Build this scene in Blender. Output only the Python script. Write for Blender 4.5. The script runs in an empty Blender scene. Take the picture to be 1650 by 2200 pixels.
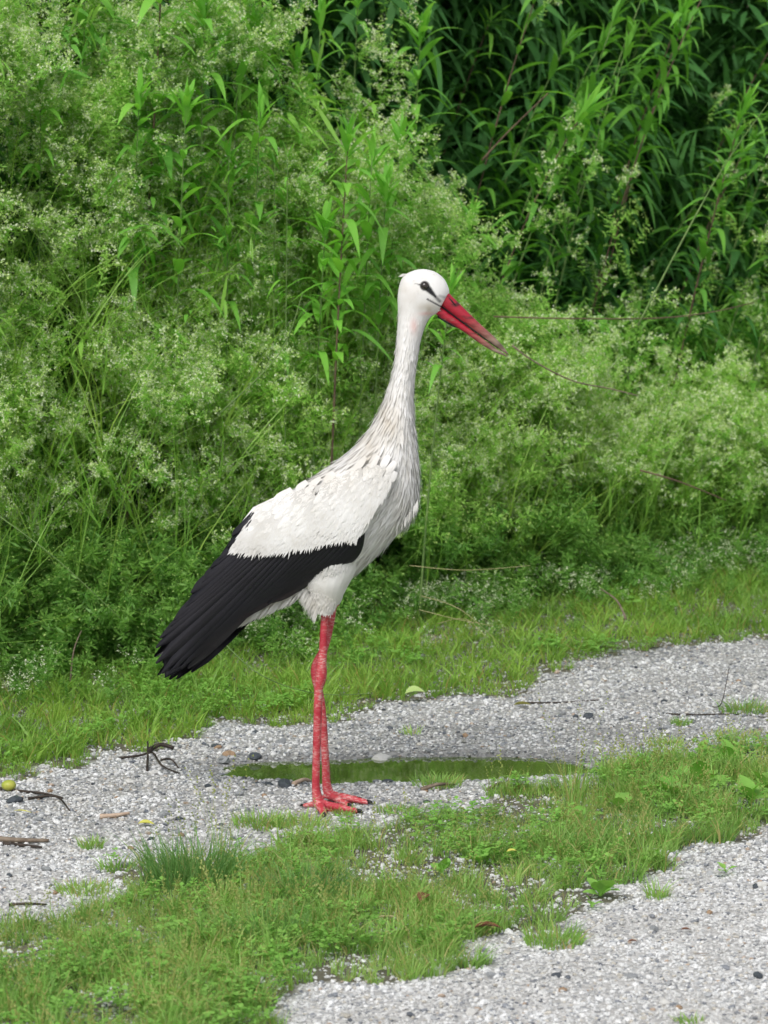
import bpy, bmesh, math, random
import numpy as np
from mathutils import Vector, Matrix, Euler
random.seed(7); rng = np.random.default_rng(7)
sc = bpy.context.scene
COL = sc.collection
R = math.radians

# ------------------------------------------------------------------ camera
CAMZ, CAMY, PITCH = 1.46, -6.5, 7.65
cam = bpy.data.cameras.new('camera'); camo = bpy.data.objects.new('camera', cam); COL.objects.link(camo)
camo.location = (0, CAMY, CAMZ); camo.rotation_euler = (R(90 - PITCH), 0, 0)
cam.sensor_fit = 'HORIZONTAL'; cam.sensor_width = 24; cam.lens = 105; cam.clip_start = .1; cam.clip_end = 2000
cam.dof.use_dof = True; cam.dof.focus_distance = 6.56; cam.dof.aperture_fstop = 8.5
sc.camera = camo
# ------------------------------------------------------------------ world, sun, exposure
w = bpy.data.worlds.new('World'); sc.world = w; w.use_nodes = True
nt = w.node_tree; nt.nodes.clear()
sky = nt.nodes.new('ShaderNodeTexSky'); sky.sky_type = 'NISHITA'; sky.sun_disc = False
sky.sun_elevation = R(50); sky.sun_rotation = R(205); sky.air_density = 1.0; sky.dust_density = 3.0; sky.ozone_density = 1.0
hs = nt.nodes.new('ShaderNodeHueSaturation'); hs.inputs['Saturation'].default_value = .3
bg = nt.nodes.new('ShaderNodeBackground'); bg.inputs[1].default_value = .12
wo = nt.nodes.new('ShaderNodeOutputWorld')
nt.links.new(sky.outputs[0], hs.inputs['Color']); nt.links.new(hs.outputs[0], bg.inputs[0]); nt.links.new(bg.outputs[0], wo.inputs[0])
sl = bpy.data.lights.new('sun', 'SUN'); sl.energy = 1.4; sl.angle = R(22); sl.color = (1, .985, .96)
so = bpy.data.objects.new('sun', sl); COL.objects.link(so)
so.rotation_euler = (R(40), 0, R(-25))
sc.view_settings.view_transform = 'Standard'; sc.view_settings.look = 'None'
sc.view_settings.exposure = 0.36; sc.view_settings.gamma = 1; sc.view_settings.use_curve_mapping = False
sc.cycles.use_denoising = True
sc.cycles.max_bounces = 6; sc.cycles.diffuse_bounces = 4; sc.cycles.glossy_bounces = 2; sc.cycles.transmission_bounces = 2; sc.cycles.use_adaptive_sampling = True; sc.cycles.adaptive_threshold = .025
sc.cycles.caustics_reflective = False; sc.cycles.caustics_refractive = False

# ------------------------------------------------------------------ measuring helpers
F = 105 / 24 * 1650
_f = Vector((0, math.cos(R(PITCH)), -math.sin(R(PITCH)))); _u = Vector((0, math.sin(R(PITCH)), math.cos(R(PITCH))))
C0 = Vector((0, CAMY, CAMZ))
def ray(px, py): return _f + Vector((1, 0, 0)) * ((px - 825) / F) + _u * ((1100 - py) / F)
def G(px, py, z=0.):
    d = ray(px, py); return C0 + d * ((z - CAMZ) / d.z)
def P(px, py, Y=0.):
    d = ray(px, py); return C0 + d * ((Y - CAMY) / d.y)
def fade(t): return t * t * (3 - 2 * t)
_lat = rng.random((256, 256))
def noise(x, y, s=1.):
    x = np.asarray(x, float) * s; y = np.asarray(y, float) * s
    xi = np.floor(x).astype(int); yi = np.floor(y).astype(int); fx = fade(x - xi); fy = fade(y - yi)
    g = lambda a, b: _lat[a % 256, b % 256]
    return (g(xi, yi) * (1 - fx) + g(xi + 1, yi) * fx) * (1 - fy) + (g(xi, yi + 1) * (1 - fx) + g(xi + 1, yi + 1) * fx) * fy
def fbm(x, y, s=1.): return (noise(x, y, s) + .5 * noise(x + 7.3, y + 1.7, s * 2.1) + .25 * noise(x + 3.1, y + 9.2, s * 4.3)) / 1.75
def inside(px, py, poly):
    r = np.zeros(px.shape, bool); n = len(poly)
    for i in range(n):
        x0, y0 = poly[i]; x1, y1 = poly[(i + 1) % n]
        if y0 == y1: continue
        c = ((y0 > py) != (y1 > py)) & (px < (x1 - x0) * (py - y0) / (y1 - y0) + x0)
        r ^= c
    return r
def g2(*pts): return [tuple(G(*p))[:2] for p in pts]
# edge between the verge and the thicket
E0 = np.array(G(0, 1490))[:2]; E1 = np.array(G(1650, 1225))[:2]
ED = (E1 - E0) / np.linalg.norm(E1 - E0); EN = np.array([-ED[1], ED[0]])
def ts(x, y): return (x - E0[0]) * ED[0] + (y - E0[1]) * ED[1], (x - E0[0]) * EN[0] + (y - E0[1]) * EN[1]
def xy(t, s): return E0[0] + t * ED[0] + s * EN[0], E0[1] + t * ED[1] + s * EN[1]
BACK = [(-6, -.8)] + g2((0,1680),(60,1665),(150,1648),(250,1640),(330,1618),(400,1590),(470,1572),(560,1562),(650,1547),(760,1537),(850,1521),
    (920,1508),(1000,1496),(1080,1490),(1150,1467),(1200,1441),(1250,1425),(1330,1400),(1400,1387),(1500,1382),(1650,1370)) + [(6, 6), (12, 30), (-30, 30), (-30, -.8)]
MED = [(-3.5, -2.6)] + g2((0,1985),(90,1968),(200,1925),(270,1880),(340,1862),(460,1850),(560,1868),(640,1835),(780,1812),(870,1782),(930,1742),(1060,1722),
    (1200,1692),(1300,1662),(1420,1642),(1500,1620),(1650,1605)) + [(3, 2.2), (3, 1.2)] + g2((1650,1765),(1580,1800),(1500,1840),(1400,1872),(1320,1902),(1240,1922),
    (1160,1962),(1230,2012),(1100,2035),(1000,2045),(860,2066),(760,2098),(660,2112),(560,2180),(500,2230)) + [(-1.2, -3), (-3.5, -4)]
PC = (.058, .385); PR = (.40, .135)
def pud(x, y):
    e = np.sqrt(((x - PC[0]) / PR[0]) ** 2 + ((y - PC[1] - .05 * (x - PC[0])) / PR[1]) ** 2)
    return e + .26 * (noise(x, y, 9) - .5) + .18 * (noise(x, y, 24) - .5)
def gz(x, y):
    x = np.asarray(x, float); y = np.asarray(y, float)
    t, s = ts(x, y)
    z = .012 * (fbm(x, y, 1.6) - .5) + .006 * (noise(x, y, 11) - .5)
    e = np.sqrt(((x - PC[0]) / PR[0]) ** 2 + ((y - PC[1]) / PR[1]) ** 2)
    z = z * np.clip((e - .8) / .8, 0.1, 1)
    z = z - .024 * (1 - fade(np.clip((pud(x, y) - .75) / .5, 0, 1)))
    near = np.exp(-((x + .1) ** 2 + (y) ** 2) / .02)
    z = z * (1 - near)
    z = z + .03 * fade(np.clip((s + .5) / .6, 0, 1))
    z = z + 1.15 * fade(np.clip((s - .9) / 1.6, 0, 1)) + 2.2 * fade(np.clip((s - 2.6) / 3, 0, 1)) + .1 * fbm(x, y, 2.) * fade(np.clip((s - .5) / 1, 0, 1))
    return z
def gzs(x, y): return float(gz(x, y))
def mback(x, y):
    jx = .09 * (noise(x, y, 18) - .5) + .12 * (noise(x, y, 5) - .5); jy = .16 * (noise(x + 5, y, 14) - .5) + .16 * (noise(x, y + 5, 5) - .5)
    return inside(x + jx, y + jy, BACK)
def mmed(x, y):
    jx = .07 * (noise(x, y, 15) - .5) + .1 * (noise(x, y, 6) - .5); jy = .12 * (noise(x + 5, y, 12) - .5) + .2 * (noise(x, y + 5, 5) - .5)
    return inside(x + jx, y + jy, MED)

# ------------------------------------------------------------------ object helpers
def tag(o, label=None, cat=None, group=None, kind=None):
    if label: o['label'] = label
    if cat: o['category'] = cat
    if group: o['group'] = group
    if kind: o['kind'] = kind
    return o
def link(name, me, parent=None, mats=(), smooth=True):
    o = bpy.data.objects.new(name, me); COL.objects.link(o)
    if parent is not None: o.parent = parent
    for m in mats:
        if m.name not in [x.name for x in me.materials if x]: me.materials.append(m)
    if smooth and len(me.polygons): me.polygons.foreach_set('use_smooth', [True] * len(me.polygons))
    return o
def mesh(name, v, f, mi=None):
    me = bpy.data.meshes.new(name); me.from_pydata([tuple(p) for p in v], [], [tuple(int(i) for i in q) for q in f])
    if mi is not None: me.polygons.foreach_set('material_index', list(mi))
    me.update(); return me
def empty(name, loc=(0, 0, 0)):
    o = bpy.data.objects.new(name, None); COL.objects.link(o); o.location = loc; o.empty_display_size = .05; return o
def attr(me, name, vals):
    a = me.attributes.new(name, 'FLOAT', 'POINT'); a.data.foreach_set('value', np.asarray(vals, np.float32)); return a
def loft(rings, cap=True):
    n = len(rings[0]); v = [p for r in rings for p in r]; f = []
    for i in range(len(rings) - 1):
        for j in range(n):
            k = (j + 1) % n; f.append((i * n + j, i * n + k, (i + 1) * n + k, (i + 1) * n + j))
    if cap:
        v.append(sum((Vector(p) for p in rings[0]), Vector()) / n); a = len(v) - 1
        v.append(sum((Vector(p) for p in rings[-1]), Vector()) / n); b = len(v) - 1
        m = (len(rings) - 1) * n
        for j in range(n):
            k = (j + 1) % n; f.append((k, j, a)); f.append((m + j, m + k, b))
    return v, f
def spl(keys, m):
    """Catmull-Rom through rows of keys, m samples per span"""
    K = np.array(keys, float); out = []
    for i in range(len(K) - 1):
        p0 = K[max(i - 1, 0)]; p1 = K[i]; p2 = K[i + 1]; p3 = K[min(i + 2, len(K) - 1)]
        for a in range(m):
            t = a / m
            out.append(.5 * ((2 * p1) + (-p0 + p2) * t + (2 * p0 - 5 * p1 + 4 * p2 - p3) * t * t + (-p0 + 3 * p1 - 3 * p2 + p3) * t ** 3))
    out.append(K[-1]); return np.array(out)
def tube(path, rad, n=8, flat=1.):
    """round tube along path with rounded ends"""
    path = [Vector(p) for p in path]; rings = []; N = len(path); prev = None
    for i, p in enumerate(path):
        t = (path[min(i + 1, N - 1)] - path[max(i - 1, 0)]).normalized()
        if prev is None: a = t.cross(Vector((0, 0, 1)) if abs(t.z) < .9 else Vector((0, 1, 0))).normalized()
        else: a = (prev - t * prev.dot(t)).normalized()
        prev = a; b = t.cross(a)
        r = rad[i] if hasattr(rad, '__len__') else rad
        rings.append([p + (a * math.cos(q) + b * math.sin(q) * flat) * r for q in [2 * math.pi * k / n for k in range(n)]])
    return loft(rings)
def join(parts):
    V, Fc = [], []
    for v, f in parts:
        o = len(V); V += list(v); Fc += [tuple(i + o for i in q) for q in f]
    return V, Fc

# ------------------------------------------------------------------ materials
def newmat(name):
    m = bpy.data.materials.new(name); m.use_nodes = True; n = m.node_tree; n.nodes.clear(); return m, n
def N(n, t, **k):
    x = n.nodes.new(t)
    for a, b in k.items():
        if a.startswith('_'): setattr(x, a[1:], b)
        else: x.inputs[a.replace('__', ' ')].default_value = b
    return x
def ramp(n, src, stops, interp='LINEAR'):
    r = n.nodes.new('ShaderNodeValToRGB'); cr = r.color_ramp; cr.interpolation = interp
    while len(cr.elements) < len(stops): cr.elements.new(.5)
    for e, (p, c) in zip(cr.elements, stops): e.position = p; e.color = (*c, 1)
    n.links.new(src, r.inputs[0]); return r.outputs[0]
def mixc(n, fac, a, b, mode='MIX'):
    m = n.nodes.new('ShaderNodeMix'); m.data_type = 'RGBA'; m.blend_type = mode
    for s, v in ((m.inputs['Factor'], fac), (m.inputs[6], a), (m.inputs[7], b)):
        if hasattr(v, 'node'): n.links.new(v, s)
        elif isinstance(v, (int, float)): s.default_value = v
        else: s.default_value = (*v, 1)
    return m.outputs[2]
def mathn(n, op, a, b=0.):
    m = n.nodes.new('ShaderNodeMath'); m.operation = op
    for s, v in ((m.inputs[0], a), (m.inputs[1], b)):
        if hasattr(v, 'node'): n.links.new(v, s)
        else: s.default_value = v
    return m.outputs[0]
def foliage(name, c1, c2, dry=(.45, .33, .12), trans=.35, rough=.45, spec=.35, patch=None, scale=2.5):
    m, n = newmat(name)
    oi = n.nodes.new('ShaderNodeObjectInfo'); at = N(n, 'ShaderNodeAttribute', _attribute_name='tint')
    geo = n.nodes.new('ShaderNodeNewGeometry')
    no = N(n, 'ShaderNodeTexNoise', Scale=scale, Detail=3.); n.links.new(geo.outputs['Position'], no.inputs['Vector'])
    c = mixc(n, oi.outputs['Random'], c1, c2)
    if patch:
        f = ramp(n, no.outputs[0], [(.40, (0, 0, 0)), (.62, (1, 1, 1))]); c = mixc(n, mathn(n, 'MULTIPLY', f, .75), c, patch)
    c = mixc(n, at.outputs['Fac'], c, dry)
    p = N(n, 'ShaderNodeBsdfPrincipled', Roughness=rough); p.inputs['Specular IOR Level'].default_value = spec
    n.links.new(c, p.inputs['Base Color'])
    t = n.nodes.new('ShaderNodeBsdfTranslucent'); ct = mixc(n, 1., c, (1.05, 1.1, .6), 'MULTIPLY'); n.links.new(ct, t.inputs[0])
    mx = n.nodes.new('ShaderNodeMixShader'); mx.inputs[0].default_value = trans
    n.links.new(p.outputs[0], mx.inputs[1]); n.links.new(t.outputs[0], mx.inputs[2])
    o = n.nodes.new('ShaderNodeOutputMaterial'); n.links.new(mx.outputs[0], o.inputs[0]); return m
def simple(name, c1, c2, scale=40, rough=.7, bump=.2, spec=.3, stretch=None, detail=5., dist=.002, lo=.35, hi=.65):
    m, n = newmat(name)
    tc = n.nodes.new('ShaderNodeTexCoord'); src = tc.outputs['Object']
    if stretch:
        mp = n.nodes.new('ShaderNodeMapping'); mp.inputs['Scale'].default_value = stretch; n.links.new(src, mp.inputs[0]); src = mp.outputs[0]
    no = N(n, 'ShaderNodeTexNoise', Scale=scale, Detail=detail); n.links.new(src, no.inputs['Vector'])
    c = ramp(n, no.outputs[0], [(lo, c1), (hi, c2)])
    p = N(n, 'ShaderNodeBsdfPrincipled', Roughness=rough); p.inputs['Specular IOR Level'].default_value = spec
    n.links.new(c, p.inputs['Base Color'])
    b = N(n, 'ShaderNodeBump', Strength=bump, Distance=dist); n.links.new(no.outputs[0], b.inputs['Height']); n.links.new(b.outputs[0], p.inputs['Normal'])
    o = n.nodes.new('ShaderNodeOutputMaterial'); n.links.new(p.outputs[0], o.inputs[0]); return m

M_grass = foliage('verge grass', (.25, .48, .07), (.40, .63, .11), trans=.4, patch=(.165, .37, .06), spec=.3)
M_mgrass = foliage('track grass', (.28, .51, .11), (.43, .67, .19), trans=.4, patch=(.19, .41, .09), scale=6, spec=.3, dry=(.55, .44, .20))
M_tuft = foliage('tuft grass', (.14, .32, .09), (.21, .42, .12), trans=.35, dry=(.50, .42, .2))
M_bed = foliage('bedstraw leaf', (.31, .61, .095), (.49, .78, .19), trans=.45, patch=(.24, .53, .085), scale=1.6)
M_bedd = foliage('bedstraw shaded lower leaf', (.13, .31, .055), (.22, .43, .08), trans=.38)  # darker copy of the bedstraw green, occlusion shade of the low mass in its colour
M_flower = foliage('bedstraw flower', (.92, .95, .78), (.87, .93, .68), trans=.4, spec=.1)
M_bud = foliage('bedstraw bud', (.60, .78, .27), (.50, .71, .20), trans=.35, spec=.1)
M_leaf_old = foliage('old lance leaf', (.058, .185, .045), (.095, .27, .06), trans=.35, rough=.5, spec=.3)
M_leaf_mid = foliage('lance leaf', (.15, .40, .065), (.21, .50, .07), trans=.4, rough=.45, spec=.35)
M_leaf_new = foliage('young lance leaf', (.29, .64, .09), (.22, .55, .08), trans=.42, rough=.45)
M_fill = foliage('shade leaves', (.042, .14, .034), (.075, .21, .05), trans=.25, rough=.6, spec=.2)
M_broad = foliage('plantain leaf', (.22, .48, .08), (.31, .58, .12), trans=.35, rough=.45)
M_stem_g = simple('green stem', (.10, .18, .05), (.17, .26, .08), 30)
M_stem_p = simple('purple stem', (.09, .055, .04), (.16, .11, .07), 30)
M_twig = simple('dark twig', (.018, .014, .012), (.06, .045, .035), 60, bump=.5)
M_dead = simple('dead stem', (.13, .095, .07), (.24, .19, .14), 60, bump=.4)
M_straw = simple('straw', (.27, .26, .11), (.42, .38, .20), 60, bump=.2)
M_yleaf = simple('yellow fallen leaf', (.50, .48, .06), (.62, .60, .16), 30, rough=.5)
M_gleaf = simple('pale green fallen leaf', (.30, .42, .12), (.45, .58, .22), 30, rough=.5)
M_fruit = simple('green fruit', (.30, .38, .05), (.42, .42, .08), 40, rough=.35)
M_bleaf = simple('brown leaf', (.14, .05, .025), (.22, .10, .05), 40)
M_tan = simple('tan fragment', (.42, .30, .22), (.58, .45, .34), 40)
M_sdark = simple('slate stone', (.035, .042, .052), (.10, .115, .13), 120, rough=.55, bump=.4)
M_smid = simple('grey stone', (.20, .21, .22), (.36, .37, .37), 150, rough=.7, bump=.4)
M_slight = simple('pale stone', (.50, .49, .46), (.70, .69, .66), 150, rough=.75, bump=.4)
M_sbrown = simple('brown stone', (.26, .17, .10), (.40, .28, .18), 120, rough=.6, bump=.4)

def gravel_mat(name, stops, rough=.75):
    m, n = newmat(name); oi = n.nodes.new('ShaderNodeObjectInfo')
    c = ramp(n, oi.outputs['Random'], stops, 'CONSTANT')
    geo = n.nodes.new('ShaderNodeNewGeometry'); no = N(n, 'ShaderNodeTexNoise', Scale=350., Detail=3.); n.links.new(geo.outputs['Position'], no.inputs['Vector'])
    v = ramp(n, no.outputs[0], [(.3, (.72, .72, .72)), (.65, (1.08, 1.08, 1.08))]); c = mixc(n, 1., c, v, 'MULTIPLY')
    n2 = N(n, 'ShaderNodeTexNoise', Scale=5., Detail=4.); n.links.new(geo.outputs['Position'], n2.inputs['Vector'])
    v2 = ramp(n, n2.outputs[0], [(.35, (.88, .87, .85)), (.6, (1.04, 1.04, 1.04))]); c = mixc(n, 1., c, v2, 'MULTIPLY')
    p = N(n, 'ShaderNodeBsdfPrincipled', Roughness=rough); n.links.new(c, p.inputs['Base Color'])
    b = N(n, 'ShaderNodeBump', Strength=.3, Distance=.001); n.links.new(no.outputs[0], b.inputs['Height']); n.links.new(b.outputs[0], p.inputs['Normal'])
    o = n.nodes.new('ShaderNodeOutputMaterial'); n.links.new(p.outputs[0], o.inputs[0]); return m
M_gravel = gravel_mat('dry gravel', [(0, (.645, .65, .645)), (.24, (.715, .72, .715)), (.46, (.56, .565, .56)), (.62, (.78, .785, .78)), (.76, (.42, .43, .44)),
    (.84, (.56, .53, .47)), (.91, (.24, .255, .28)), (.965, (.13, .145, .17)), (.988, (.46, .36, .28))])
M_wetgr = gravel_mat('wet gravel', [(0, (.40, .41, .42)), (.18, (.50, .51, .51)), (.34, (.30, .315, .33)), (.5, (.60, .60, .59)), (.66, (.19, .205, .225)),
    (.76, (.38, .38, .36)), (.88, (.08, .09, .105)), (.93, (.34, .27, .20)), (.96, (.62, .61, .59))], .45)

def ground_mat():
    m, n = newmat('gravel and soil')
    tc = n.nodes.new('ShaderNodeTexCoord'); ob = tc.outputs['Object']
    vo = N(n, 'ShaderNodeTexVoronoi', Scale=150.); n.links.new(ob, vo.inputs['Vector'])
    sp = n.nodes.new('ShaderNodeSeparateColor'); n.links.new(vo.outputs['Color'], sp.inputs[0])
    c = ramp(n, sp.outputs[0], [(0, (.42, .41, .39)), (.4, (.54, .53, .51)), (.7, (.30, .305, .31)), (.85, (.62, .61, .59))], 'CONSTANT')
    no = N(n, 'ShaderNodeTexNoise', Scale=30., Detail=6.); n.links.new(ob, no.inputs['Vector'])
    soil = ramp(n, no.outputs[0], [(.3, (.06, .055, .035)), (.6, (.13, .12, .075)), (.75, (.20, .19, .12))])
    wet = N(n, 'ShaderNodeAttribute', _attribute_name='wet'); sa = N(n, 'ShaderNodeAttribute', _attribute_name='soil')
    c = mixc(n, wet.outputs['Fac'], c, mixc(n, 1., c, (.35, .36, .36), 'MULTIPLY'))
    c = mixc(n, sa.outputs['Fac'], c, soil)
    p = N(n, 'ShaderNodeBsdfPrincipled', Roughness=.8); n.links.new(c, p.inputs['Base Color'])
    inv = mathn(n, 'SUBTRACT', 1., vo.outputs['Distance'])
    b = N(n, 'ShaderNodeBump', Strength=.6, Distance=.003); n.links.new(inv, b.inputs['Height']); n.links.new(b.outputs[0], p.inputs['Normal'])
    o = n.nodes.new('ShaderNodeOutputMaterial'); n.links.new(p.outputs[0], o.inputs[0]); return m
def water_mat():
    m, n = newmat('puddle water')
    tc = n.nodes.new('ShaderNodeTexCoord'); no = N(n, 'ShaderNodeTexNoise', Scale=9., Detail=2.); n.links.new(tc.outputs['Object'], no.inputs['Vector'])
    p = N(n, 'ShaderNodeBsdfPrincipled', Roughness=.03, IOR=1.8); p.inputs['Base Color'].default_value = (.09, .135, .03, 1)
    p.inputs['Specular IOR Level'].default_value = 1.
    b = N(n, 'ShaderNodeBump', Strength=.04, Distance=.01); n.links.new(no.outputs[0], b.inputs['Height']); n.links.new(b.outputs[0], p.inputs['Normal'])
    o = n.nodes.new('ShaderNodeOutputMaterial'); n.links.new(p.outputs[0], o.inputs[0]); return m

# ------------------------------------------------------------------ ground sheet, puddle
def axis(lo, hi, step, far):
    a = list(np.arange(lo, hi, step)); g = step; x = a[-1]
    up = []; 
    while x < far: g *= 1.5; x += g; up.append(x)
    g = step; x = lo; dn = []
    while x > -far: g *= 1.5; x -= g; dn.append(x)
    return np.array(dn[::-1] + a + up)
xs = axis(-1.6, 1.8, .022, 400); ys = axis(-2.4, 3.2, .022, 400)
X, Y = np.meshgrid(xs, ys); Z = gz(X, Y)
nx, ny = len(xs), len(ys)
V = np.stack([X.ravel(), Y.ravel(), Z.ravel()], 1)
idx = np.arange(nx * ny).reshape(ny, nx)
Q = np.stack([idx[:-1, :-1].ravel(), idx[:-1, 1:].ravel(), idx[1:, 1:].ravel(), idx[1:, :-1].ravel()], 1)
me = bpy.data.meshes.new('ground'); me.vertices.add(len(V)); me.vertices.foreach_set('co', V.ravel()); me.loops.add(Q.size); me.loops.foreach_set('vertex_index', Q.ravel())
me.polygons.add(len(Q)); me.polygons.foreach_set('loop_start', np.arange(0, Q.size, 4)); me.update(calc_edges=True)
soil = (mback(V[:, 0], V[:, 1]) | mmed(V[:, 0], V[:, 1]) | (ts(V[:, 0], V[:, 1])[1] > -.1)).astype(float) * .95
def wetf(x, y):
    a = 1 - np.clip((pud(x, y) - .9) / .9, 0, 1)
    t, s = ts(x, y)
    b = 1 - np.clip((-s - .55) / .35 + .9 * (noise(x, y, 4) - .5), 0, 1)          # damp strip along the verge
    c = np.clip(1 - np.abs(y - .75) / .5 + .8 * (noise(x, y, 3) - .5), 0, 1) * .75
    d = np.clip((y + .75) / .6, 0, 1) * .42
    return np.clip(np.maximum(np.maximum(np.maximum(a, b * .8), c * .85), d), 0, 1)
attr(me, 'soil', soil); attr(me, 'wet', wetf(V[:, 0], V[:, 1]))
ground = link('ground', me, mats=[ground_mat()]); tag(ground, 'pale gravel track with soil under the grass', kind='structure')
# puddle
th = np.linspace(0, 2 * math.pi, 80, endpoint=False); pv = [Vector((PC[0], PC[1], -.0095))]
for a in th: pv.append(Vector((PC[0] + 1.12 * PR[0] * math.cos(a), PC[1] + 1.12 * PR[1] * math.sin(a), -.0095)))
pf = [(0, i + 1, (i + 1) % 80 + 1) for i in range(80)]
pud_o = link('puddle', mesh('puddle', pv, pf), mats=[water_mat()]); tag(pud_o, 'shallow rain puddle reflecting green plants, behind the stork legs', kind='structure')

# ------------------------------------------------------------------ scatter by geometry nodes (uncountable stuff only)
def scatter(name, pts, rot, scl, pick, protos, label, cat):
    c = bpy.data.collections.new(name + ' sources')
    for i, (me_, ms) in enumerate(protos):
        for m in ms: me_.materials.append(m)
        o = bpy.data.objects.new('%s_piece_%02d' % (name, i), me_); c.objects.link(o)
    me = bpy.data.meshes.new(name); me.vertices.add(len(pts)); me.vertices.foreach_set('co', np.asarray(pts, np.float32).ravel())
    a = me.attributes.new('rot', 'FLOAT_VECTOR', 'POINT'); a.data.foreach_set('vector', np.asarray(rot, np.float32).ravel())
    a = me.attributes.new('scl', 'FLOAT_VECTOR', 'POINT'); s = np.asarray(scl, np.float32)
    if s.ndim == 1: s = np.repeat(s[:, None], 3, 1)
    a.data.foreach_set('vector', s.ravel())
    a = me.attributes.new('pick', 'INT', 'POINT'); a.data.foreach_set('value', np.asarray(pick, np.int32))
    me.update(); o = bpy.data.objects.new(name, me); COL.objects.link(o)
    ng = bpy.data.node_groups.new(name + ' nodes', 'GeometryNodeTree')
    ng.interface.new_socket('Geometry', in_out='INPUT', socket_type='NodeSocketGeometry'); ng.interface.new_socket('Geometry', in_out='OUTPUT', socket_type='NodeSocketGeometry')
    gi = ng.nodes.new('NodeGroupInput'); go = ng.nodes.new('NodeGroupOutput')
    ci = ng.nodes.new('GeometryNodeCollectionInfo'); ci.inputs[0].default_value = c; ci.inputs['Separate Children'].default_value = True; ci.inputs['Reset Children'].default_value = True
    ip = ng.nodes.new('GeometryNodeInstanceOnPoints'); ip.inputs['Pick Instance'].default_value = True
    mp = ng.nodes.new('GeometryNodeMeshToPoints')
    def na(nm, t):
        x = ng.nodes.new('GeometryNodeInputNamedAttribute'); x.data_type = t; x.inputs[0].default_value = nm; return x.outputs[0]
    L = ng.links.new
    L(gi.outputs[0], mp.inputs[0]); L(mp.outputs[0], ip.inputs['Points']); L(ci.outputs[0], ip.inputs['Instance'])
    L(na('pick', 'INT'), ip.inputs['Instance Index']); L(na('rot', 'FLOAT_VECTOR'), ip.inputs['Rotation']); L(na('scl', 'FLOAT_VECTOR'), ip.inputs['Scale'])
    L(ip.outputs[0], go.inputs[0])
    md = o.modifiers.new('scatter', 'NODES'); md.node_group = ng
    return tag(o, label, cat, kind='stuff')
def U(n, a, b): return a + (b - a) * rng.random(n)

# gravel stones
def stone_mesh(k, sub=1):
    bm = bmesh.new(); bmesh.ops.create_icosphere(bm, subdivisions=sub, radius=1)
    r = random.Random(k); off = Vector((r.random() * 9, r.random() * 9, r.random() * 9))
    from mathutils import noise as mn
    for v in bm.verts:
        v.co *= 1 + .35 * mn.noise(v.co * 1.1 + off) + .12 * r.uniform(-1, 1)
    m = bpy.data.meshes.new('stone'); bm.to_mesh(m); bm.free(); return m
n = 310000
x = U(n, -1.4, 1.9); y = U(n, -2.0, 3.4)
keep = (np.abs(x) < .118 * (y + 6.5) + .45) & (rng.random(n) < np.clip(1.15 - .22 * (y + 1), .4, 1))
veg = mback(x, y) | mmed(x, y)
keep &= ~(veg & (rng.random(n) > .42)) & ((pud(x, y) > .93) | ((pud(x, y) > .80) & (rng.random(n) < .3)))
x, y = x[keep], y[keep]; n = len(x)
r_ = np.clip(.0026 * np.exp(.36 * rng.standard_normal(n)), .0016, .0075)
z = gz(x, y) + r_ * U(n, .05, .5)
wet = wetf(x, y) > U(n, .25, .8)
for nm, k, mt, lb in (('gravel', ~wet, M_gravel, 'dry pale crushed gravel covering the track'), ('wet_gravel', wet, M_wetgr, 'damp darker gravel round the puddle and along the verge')):
    q = int(k.sum()); sc3 = np.stack([r_[k] * U(q, .8, 1.35), r_[k] * U(q, .8, 1.35), r_[k] * U(q, .45, .85)], 1)
    scatter(nm, np.stack([x[k], y[k], z[k]], 1), np.stack([U(q, -.35, .35), U(q, -.35, .35), U(q, 0, 6.28)], 1), sc3, rng.integers(0, 6, q),
            [(stone_mesh(i), [mt]) for i in range(6)], lb, 'gravel')

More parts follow.
